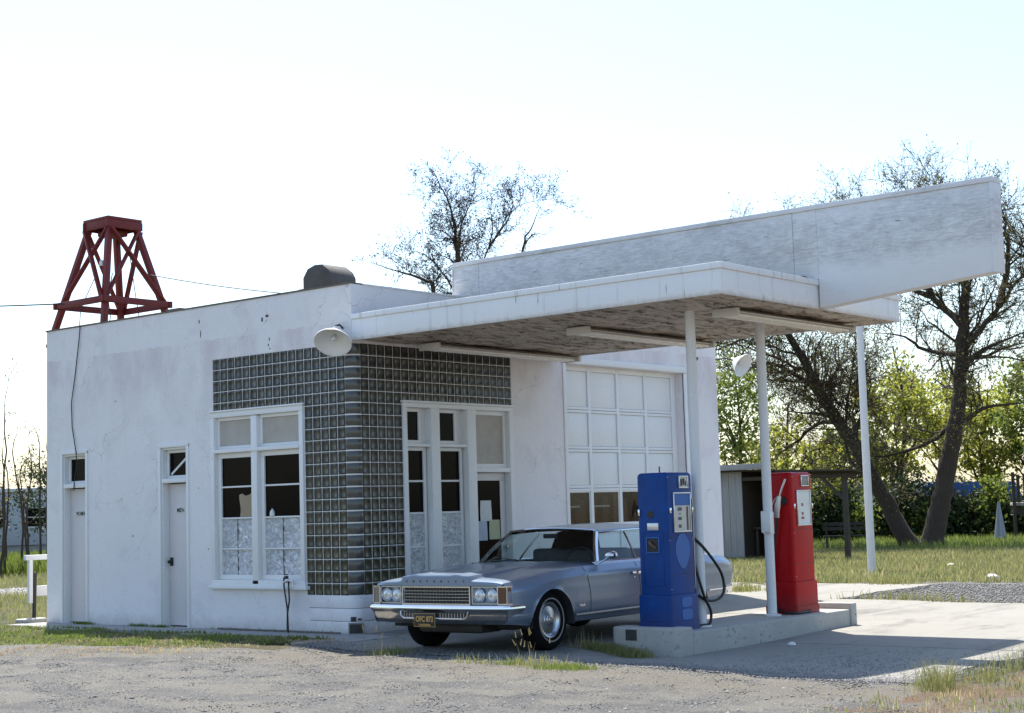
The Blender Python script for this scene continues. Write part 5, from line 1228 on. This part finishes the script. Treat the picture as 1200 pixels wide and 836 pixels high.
leafy('tall pale green tree far behind the upright trunk', 45.8, 12.68, 8.3, 5.2, 2.4, 2.2, 36, 'leafy', G1, per=80)
leafy('green tree just past the right picture edge', 42.4, 4.9, 7.5, 4.6, 2.2, 2.6, 50, 'leafm', G1, per=90)
hp = [(35.24, 13.61), (35.6, 12.9), (35.95, 12.2), (36.3, 11.5), (36.65, 10.8), (37.0, 10.1), (37.31, 9.45), (37.6, 8.75), (37.88, 8.1), (38.15, 7.4), (38.4, 6.7), (38.7, 6.0), (38.98, 5.2)]
for i, (x, y) in enumerate(hp):
    q = (1.0, .8, 1.1, .7, .95, 1.15, .75, 1.05, .85, 1.1, .7, .9, 1.0)[i]
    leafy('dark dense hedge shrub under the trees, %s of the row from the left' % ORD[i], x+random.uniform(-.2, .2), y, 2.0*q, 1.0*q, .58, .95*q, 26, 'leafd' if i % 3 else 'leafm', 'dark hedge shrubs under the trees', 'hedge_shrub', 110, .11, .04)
for i, (x, y, z, lb) in enumerate(((21.9, 38.0, 4.4, 'dark bare bush clump beside the left wall corner above the trailer'), (20.3, 41.6, 3.8, 'dark scrubby tree above the trailer roof at the left edge'), (23.4, 40.0, 4.9, 'dark scrubby tree hidden partly by the left wall corner'))):
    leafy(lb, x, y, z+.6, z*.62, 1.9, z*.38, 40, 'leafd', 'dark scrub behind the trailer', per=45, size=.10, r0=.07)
for i, (x, y, h_) in enumerate(((11.49, 25.97, 4.2), (12.0, 26.6, 6.0), (12.9, 27.9, 3.9), (13.0, 27.4, 4.6), (13.3, 27.5, 3.4), (12.67, 26.4, 4.1), (14.2, 28.8, 3.8), (14.05, 27.88, 4.9), (14.6, 28.3, 4.4), (11.9, 27.2, 3.6))):
    L = [[(x, y, -.05), (x+random.gauss(0, .05), y+random.gauss(0, .05), h_*.4), (x+random.gauss(0, .15), y+random.gauss(0, .15), h_*.8), (x+random.gauss(0, .25), y+random.gauss(0, .25), h_)]]
    bare_tree('thin bare sapling left of the building, %s nearest of its row' % ORD[i], L, .040, 1.0, .55, 1, 1, 'bare sapling stems at the left edge', lsize=.06, name='bare_sapling', thin=.7)

# ------------------------------------------------------------------ shed, far things
sh = thing('open_shed', 'weathered grey board shed with a dark open bay behind the red pump', 'shed', (22, 7.7, 0))
for k in range(22):
    y = -.06+k*.205; B(-.012+random.uniform(-.006, .006), .015, y, y+.197, .02+random.uniform(0, .05), 2.34).build('board', M['oldwood'], sh, bevel=.003)
B(1.2, 1.25, -1.15, 4.6, 0, 2.36).build('back_wall', M['black'], sh); B(.02, 1.2, -.05, -.02, 0, 2.3).build('side_wall', M['darkwood'], sh)  # back wall coloured black to stand for the shade inside the bay
B(.0, 1.2, -1.16, -1.13, .0, 2.30).build('inner_partition', M['darkwood'], sh)
for y0, y1, za, zb_, dx in ((-1.25, 4.8, 2.32, 2.46, 1.4), (-3.55, -1.251, 2.24, 2.30, .4)):
    r_ = MB(); r_.add([(-.30, y0, za), (-.30, y1, zb_), (dx, y1, zb_-.08), (dx, y0, za-.08), (-.30, y0, za+.04), (-.30, y1, zb_+.04), (dx, y1, zb_-.04), (dx, y0, za-.04)], [(0, 3, 2, 1), (4, 5, 6, 7), (0, 1, 5, 4), (1, 2, 6, 5), (2, 3, 7, 6), (3, 0, 4, 7)]); r_.build('roof', M['darkwood'], sh)
B(-.42, -.31, -.95, 4.8, 2.38, 2.53).build('roof_fascia', M['oldwood'], sh, bevel=.004)
B(-.05, .05, -3.4, -.1, 2.09, 2.19).build('beam', M['darkwood'], sh, bevel=.01)
for yy in (-3.08,): B(-.06, .06, yy-.06, yy+.06, -.05, 2.09).build('post', M['darkwood'], sh, bevel=.008)
MB().beam((0, -3.02, 1.55), (0, -2.45, 2.1), .07, .07, (1, 0, 0)).build('knee_brace', M['darkwood'], sh)
def junk(name, mb, mat, label, cat, **k): tag(mb.build(name, M[mat], **k), label, cat)
junk('workbench', B(22.4, 23.1, 6.65, 7.6, .80, .86).box(22.45, 22.52, 6.7, 6.77, 0, .8).box(22.45, 22.52, 7.48, 7.55, 0, .8).box(23.0, 23.07, 6.7, 6.77, 0, .8).box(23.0, 23.07, 7.48, 7.55, 0, .8), 'darkwood', 'dark workbench in the open bay of the grey shed', 'workbench', bevel=.005)
junk('tin_drum', MB().lathe([(0, 0), (.20, 0), (.21, .02), (.20, .3), (.21, .32), (.20, .6), (0, .6)], (22.75, 6.95, .86), n=16), 'cap', 'rusty drum standing on the bench in the shed', 'drum', smooth=40)
junk('leaning_plank', MB().beam((22.5, 6.75, 0), (23.1, 6.7, 1.9), .16, .03), 'curt', 'brown plank leaning in the dark shed bay', 'plank')
junk('white_jug', MB().lathe([(0, 0), (.09, 0), (.10, .12), (.05, .2), (.03, .24), (0, .24)], (22.75, 7.2, .86), n=12), 'whitechip', 'small pale jug on the bench in the shed', 'jug', smooth=40)
def thing_box(name, label, cat, loc, rz): return thing(name, label, cat, loc, rz)
tr = thing('house_trailer', 'pale grey blue house trailer with white roof edge and dark windows at the far left', 'trailer', (26.2, 48.6, 0), math.atan2(-1.07, 1.64))
B(-7, 7, 0, 3.2, .55, 2.93).build('body', M['fargrey'], tr, bevel=.05); B(-7.1, 7.1, -.1, 3.3, 2.94, 3.14).build('roof', M['farwhite'], tr, bevel=.05); B(-6.8, 6.8, .1, 3.1, .0, .54).build('skirting', M['oldwood'], tr)
for x0, x1 in ((-5.6, -4.6), (-2.6, -1.5), (-1.02, -.08), (.80, 1.95), (4.2, 5.4)):
    w = B(x0, x1, -.035, .01, 1.33, 2.27).build('window', M['farwhite'], tr); frame_y(x0, x1, 1.33, 2.27, .06, -.05, -.036).build('frame', M['farwhite'], w)
    B(x0+.06, x1-.06, -.042, -.036, 1.39, 1.79).build('pane', M['dark'], w); B(x0+.06, x1-.06, -.042, -.036, 1.83, 2.21).build('pane', M['dark'], w)
ob = thing('white_outbuilding', 'low white outbuilding glimpsed through the trees behind the hedge', 'outbuilding', (46.1, 16.4, 0), math.atan2(-5.43, 2.78))
B(-3.3, 3.3, 0, 4, 0, 2.0).build('wall', M['farwhite'], ob, bevel=.02); B(-3.5, 3.5, -.2, 4.2, 2.01, 2.15).build('roof', M['fargrey'], ob, bevel=.02)
for x in (-2, 1.2): B(x, x+.8, -.02, .01, .9, 1.6).build('window', M['dark'], ob)
pk = thing('blue_pickup', 'blue pickup roof showing above the hedge at the right', 'pickup truck', (41.0, 8.9, 0), R(-62))
m = MB(); m.prism([(-2.4, .45), (2.3, .45), (2.35, 1.0), (1.3, 1.1), (.9, 2.0), (-1.9, 2.05), (-2.35, 1.9), (-2.4, 1.0)], -.9, .9, lambda x, y, z: (x, z, y)); m.build('body', M['farblue'], pk, bevel=.04)
for s_ in (-1, 1):
    MB().add([(-.65, s_*.91, 1.08), (.85, s_*.91, 1.06), (.62, s_*.91, 1.58), (-.62, s_*.91, 1.60)], [(0, 1, 2, 3)]).build('window', M['dark'], pk)
    for x in (-1.5, 1.5): MB().lathe([(0, .1), (.34, .1), (.36, 0), (.34, -.1), (0, -.1)], (x, s_*.82, .36), 'y', 18).build('wheel', M['rub'], pk, smooth=40)
dk = thing('wooden_deck', 'grey wooden deck with upright railing slats at the right edge', 'deck', (35.9, 5.2, 0), R(-65))
B(-.65, 2.4, 0, 1.6, 1.16, 1.26).build('platform', M['oldwood'], dk, bevel=.01)
for x in (-.60, .9, 2.3): B(x-.05, x+.05, -.06, .05, 0, 2.25).build('post', M['darkwood'], dk)
for k in range(6): B(-.50+k*.2, -.40+k*.2, -.03, .0, 1.261, 2.15).build('slat', M['darkwood'], dk)
MB().beam((-.6, .2, 1.1), (1.2, .2, .05), .08, .25).build('brace', M['darkwood'], dk)
um = thing('covered_umbrella', 'folded pale grey canvas garden umbrella standing before the hedge at the right', 'umbrella', (33.67, 5.45, 0))
MB().tube([(0, 0, -.05), (0, 0, 1.42)], .02, 8).build('pole', M['darkwood'], um)
MB().lathe([], n=3) if False else None
fo = MB(); fo.grid([[((.17-.14*t)*(1+.16*math.cos(a*7))*math.cos(a)*(1 if t > .1 else .95), (.17-.14*t)*(1+.16*math.cos(a*7))*math.sin(a), .16+1.16*t) for a in np.linspace(0, 2*PI, 43)] for t in np.linspace(0, 1, 9)]); fo.build('canvas', M['cloth'], um, smooth=60)
bn = thing('garden_bench', 'small dark bench in the shade before the hedge', 'bench', (29.1, 8.3, 0), R(-60))
for k in range(3): B(-.75, .75, -.2+k*.14, -.08+k*.14, .42, .45).build('seat_slat', M['darkwood'], bn)
for k in range(2): B(-.75, .75, .24, .27, .60+k*.14, .70+k*.14).build('back_slat', M['darkwood'], bn)
for x in (-.65, .65): B(x-.03, x+.03, -.18, .24, 0, .42).build('leg', M['darkwood'], bn); B(x-.03, x+.03, .2, .24, .42, .85).build('back_post', M['darkwood'], bn)
for (x, y, s_, lb) in ((13.56, -2.69, .13, 'white litter lump where the grass meets the gravel at right'), (18.5, .31, .10, 'small white scrap lying in the grass field'), (1.75, -5.25, .05, 'small white chip on the apron near the red pump')):
    tag(MB().lathe([(0, 0), (s_, .0), (s_*.9, s_*.4), (s_*.4, s_*.7), (0, s_*.72)], (x, y, float(hgt(x, y))+.005), n=9).build('litter', M['whitechip'], smooth=30), lb, 'litter')

# ------------------------------------------------------------------ grass and gravel
def inpoly(P, poly):
    x, y = P[:, 0], P[:, 1]; c = np.zeros(len(P), bool); n = len(poly)
    for i in range(n):
        x1, y1 = poly[i]; x2, y2 = poly[(i+1) % n]
        c ^= ((y1 > y) != (y2 > y)) & (x < (x2-x1)*(y-y1)/(y2-y1+1e-12)+x1)
    return c
def blades(name, P, h0, h1, w, mat, label, lean=.45, z=None):
    n = len(P); h = rng.uniform(h0, h1, n); a = rng.uniform(0, 2*PI, n); b = rng.uniform(0, 2*PI, n); l = h*rng.uniform(.05, lean, n)
    z = gsurf(P[:, 0], P[:, 1])-.015; w_ = w*rng.uniform(.6, 1.3, n)
    p0 = np.stack([P[:, 0]-np.cos(a)*w_/2, P[:, 1]-np.sin(a)*w_/2, z], 1); p1 = np.stack([P[:, 0]+np.cos(a)*w_/2, P[:, 1]+np.sin(a)*w_/2, z], 1)
    m0 = np.stack([P[:, 0]+np.cos(b)*l*.35-np.cos(a)*w_*.4, P[:, 1]+np.sin(b)*l*.35-np.sin(a)*w_*.4, z+h*.6], 1); m1 = m0+np.stack([np.cos(a)*w_*.8, np.sin(a)*w_*.8, 0*a], 1)
    t = np.stack([P[:, 0]+np.cos(b)*l, P[:, 1]+np.sin(b)*l, z+h], 1)
    V = np.stack([p0, p1, m1, m0, t], 1).reshape(-1, 3); k = np.arange(n)*5
    F = np.concatenate([np.stack([k, k+1, k+2], 1), np.stack([k, k+2, k+3], 1), np.stack([k+3, k+2, k+4], 1)])
    o = link(name, tri_mesh(name, V, F, M[mat])); tag(o, label, 'grass'); o['kind'] = 'stuff'
def clumpy(n, box, poly, sc, thr, seed=0, soft=.25):
    x0, x1, y0, y1 = box; P = np.stack([rng.uniform(x0, x1, n), rng.uniform(y0, y1, n)], 1)
    if poly: P = P[inpoly(P, poly)]
    v = .5+.5*(np.sin(P[:, 0]*sc+seed+1.7*np.sin(P[:, 1]*sc*.9+seed))*np.cos(P[:, 1]*sc*1.2+1.3*np.sin(P[:, 0]*sc*1.4+seed*2)))+.18*np.sin(P[:, 0]*sc*3.7+seed)*np.sin(P[:, 1]*sc*4.1)
    return P[v+rng.uniform(-soft, soft, len(P)) > thr]
strip = [(-.68, -.5), (-.68, 7.6), (-5.2, 7.6), (-4.6, 4.2), (-3.9, 2.2), (-3.2, .3), (-2.0, -.5)]
green = [(-.68, .3), (-.68, 7.6), (-4.2, 7.6), (-3.0, 4.0), (-2.2, 1.6), (-1.5, .4)]
blades('green_grass', clumpy(42000, (-5, -.6, .2, 7.6), green, 2.1, .56, 1, .35), .015, .065, .018, 'grass', 'patchy green weeds along the walkway by the left wall', .9)
blades('dry_grass', clumpy(30000, (-5.3, -.6, -.6, 7.6), strip, 2.6, .60, 4, .4), .01, .05, .010, 'straw', 'short dry straw coloured grass between gravel and walkway', .9)
blades('russet_grass', clumpy(9000, (-4, -.6, -.6, 4), strip, 3.1, .85, 9), .01, .05, .012, 'rusty', 'russet dead weeds among the strip by the left wall', .9)
def disc(cx, cy, rx, ry, n): a = rng.normal(0, .5, (n, 2)); return np.stack([cx+a[:, 0]*rx, cy+a[:, 1]*ry], 1)
tf = np.concatenate([disc(-1.95, -4.85, .18, .34, 800), disc(-1.85, -4.1, .12, .3, 180), disc(-1.42, -1.95, .2, .2, 160)])
blades('grass_tuft', tf, .02, .09, .009, 'grass', 'green grass tufts along the apron edge before the car')
tf = np.concatenate([disc(.0, -3.95, .10, .38, 1500), disc(-.12, -4.35, .12, .22, 700), disc(-1.45, -2.0, .25, .25, 160), disc(-1.9, -3.6, .15, .4, 90), disc(-1.8, -4.4, .25, .5, 200)])
blades('weed_tuft', tf, .03, .14, .008, 'fieldg', 'dull weeds at the near end of the pump island and by the car', .6)
tf = np.concatenate([disc(-1.88, -4.3, .22, .16, 9), disc(-1.5, -1.95, .2, .2, 14), disc(.0, -3.7, .15, .3, 16)])
blades('seed_stalks', tf, .14, .30, .005, 'straw', 'tall dry seed stalks standing in front of the car', .3)
hd = MB()
for x, y in tf[:12]:
    z = float(hgt(x, y))+random.uniform(.18, .33); hd.tube([(x, y, z), (x+random.gauss(0, .02), y+random.gauss(0, .02), z+.06)], [.007, .003], 5)
o = tag(hd.build('seed_heads', M['straw']), 'dry seed heads on the stalks before the front wheel', 'grass'); o['kind'] = 'stuff'
rp = [(-3.6, -8.3), (-2.4, -8.35), (-1.7, -8.2), (.0, -8.15), (3.0, -8.2), (6, -8.3), (6, -12.5), (-4.5, -12.5), (-3.9, -9.2)]
blades('green_grass', clumpy(14000, (-4.5, 6, -12.5, -8.1), rp, 2.4, .66, 3), .02, .08, .010, 'grass', 'green weeds in the rough corner at bottom right')
blades('dry_grass', clumpy(11000, (-4.5, 6, -12.5, -8.1), rp, 2.2, .66, 7), .02, .09, .009, 'straw', 'dry straw grass in the rough corner at bottom right')
blades('russet_grass', clumpy(15000, (-4.5, 6, -12.5, -8.1), rp, 2.9, .5, 2), .01, .05, .010, 'rusty', 'russet ground weeds at bottom right')
tf = np.concatenate([disc(-1.6, -8.55, .25, .18, 420), disc(-.9, -8.7, .3, .15, 150), disc(.4, -8.5, .4, .15, 200), disc(1.9, -8.4, .5, .2, 160)])
blades('tall_dry_weeds', tf, .06, .32, .005, 'fieldg', 'tall dry weeds at the corner of the concrete apron', .5)
fx = [(12.9, -14), (12.5, -3), (11.95, -.5), (12.0, 4), (14, 12), (44, 26), (46, -14)]
P = clumpy(190000, (11.9, 30, -14, 14), fx, .9, .30, 5, .5); blades('field_grass', P, .05, .17, .018, 'fieldg', 'uncut grass field beyond the gravel at right', .7)
P = clumpy(45000, (11.9, 42, -14, 20), fx, .7, .6, 8, .4); blades('field_straw', P, .05, .19, .018, 'straw', 'dry straw in the grass field at right', .6)
P = clumpy(60000, (28, 46, -8, 24), fx, .7, .3, 2, .5); blades('far_field_grass', P, .12, .35, .03, 'grass', 'greener grass under the trees', .5)
lf = [(-6, 7.3), (16, 7.3), (24, 40), (4, 40), (-6, 20)]
P = clumpy(120000, (-6, 20, 7.3, 36), lf, .8, .42, 6, .5); P = P[(P[:, 1] < 15.6) | (P[:, 1] > 19.0)]; blades('left_field_grass', P, .06, .20, .018, 'fieldg', 'dull green and straw grass behind the building at left', .6)
P = clumpy(30000, (10, 22, 26, 38), None, .9, .35, 1, .4); blades('tall_weeds', P, .2, .65, .04, 'leafm', 'tall green weeds in front of the trailer', .4)
wb_ = MB()
wp = np.concatenate([np.stack([rng.uniform(-.10, -.01, 110), rng.uniform(.3, 2.9, 110)], 1), np.stack([rng.normal(-.06, .03, 260), rng.normal(5.75, .12, 260)], 1), np.stack([rng.normal(-.06, .03, 200), rng.normal(4.4, .15, 200)], 1), np.stack([rng.normal(-.06, .03, 160), rng.normal(3.9, .1, 160)], 1), disc(-.66, 5.0, .1, .9, 260), disc(-.66, 2.6, .1, .8, 260), disc(-.7, .2, .1, .5, 160)])
blades('wall_weeds', wp, .015, .07, .016, 'leafm', 'small dark weeds growing along the foot of the left wall', .5)
blades('apron_weeds', np.concatenate([disc(9.4, .1, .35, .5, 500), disc(12.0, -1.5, .4, .5, 500), disc(8.3, -3.6, .1, 1.2, 260)]), .05, .2, .012, 'fieldg', 'weeds in the joints of the far concrete apron', .6)

def stones(name, P, s0, s1, mat, label):
    n = len(P); O8 = np.array([(1, 0, 0), (0, 1, 0), (-1, 0, 0), (0, -1, 0), (0, 0, 1), (0, 0, -1)], float)
    s_ = (s0+(s1-s0)*rng.random(n)**2.5)[:, None, None]; V = O8[None]*s_*rng.uniform(.6, 1.3, (n, 6, 1))+rng.normal(0, .12, (n, 6, 3))*s_
    V[:, :, 2] *= .7; z = gsurf(P[:, 0], P[:, 1])-.001; V += np.stack([P[:, 0], P[:, 1], z], 1)[:, None, :]
    f = np.array([(0, 1, 4), (1, 2, 4), (2, 3, 4), (3, 0, 4), (1, 0, 5), (2, 1, 5), (3, 2, 5), (0, 3, 5)]); F = (f[None]+(np.arange(n)*6)[:, None, None]).reshape(-1, 3)
    o = link(name, tri_mesh(name, V.reshape(-1, 3), F, M[mat])); tag(o, label, 'gravel'); o['kind'] = 'stuff'
lot = [(-9, -13.5), (-3.6, -13.5), (-2.6, -8.2), (-1.35, -8.0), (-1.25, -.7), (-2.0, -.6), (-3.3, .3), (-4.0, 2.2), (-5.0, 6), (-9, 7)]
stones('gravel', clumpy(100000, (-9, -1.2, -13.5, 6), lot, 1.3, .20, 3, .7), .003, .014, 'stone', 'loose grey gravel of the lot in the foreground')
stones('dark_gravel', clumpy(32000, (-9, -1.2, -13.5, 6), lot, 1.1, .3, 1, .7), .003, .012, 'smudge', 'dark stones among the foreground gravel')
stones('light_gravel', clumpy(32000, (-9, -1.2, -13.5, 6), lot, .9, .35, 7, .7), .003, .011, 'sbright', 'light stones among the foreground gravel')
stones('pale_gravel', clumpy(2200, (-9, -1.2, -13.5, 6), lot, 1.3, .2, 5, .6), .004, .018, 'sbright', 'scattered pale stones in the foreground gravel')
stones('cobbles', clumpy(1500, (-9, -1.2, -13.5, 6), lot, .9, .3, 7, .7), .012, .030, 'stone', 'larger loose stones scattered in the foreground')
stones('gravel', np.stack([rng.uniform(8.4, 13.0, 16000), rng.uniform(-11, -2.35, 16000)], 1), .008, .030, 'stone', 'dark gravel patch beyond the apron at right')
eb = np.concatenate([np.stack([rng.normal(-1.25, .22, 16000), rng.uniform(-8.3, -.3, 16000)], 1), np.stack([rng.uniform(-1.5, 8, 9000), rng.normal(-8.1, .18, 9000)], 1), np.stack([rng.normal(-.2, .8, 5000), rng.normal(-7.0, .7, 5000)], 1)])
stones('gravel', eb, .004, .017, 'stone', 'gravel spilling over the outer edge of the concrete apron')
stones('gravel', clumpy(6000, (-1.2, 8, -7.9, -.5), None, 1.1, .72, 2, .3), .004, .012, 'stone', 'sparse grit scattered over the concrete apron')
stones('gravel', np.stack([rng.uniform(-4, 14, 12000), rng.uniform(15.6, 19.0, 12000)], 1), .012, .04, 'sbright', 'pale gravel track crossing behind the building at left')
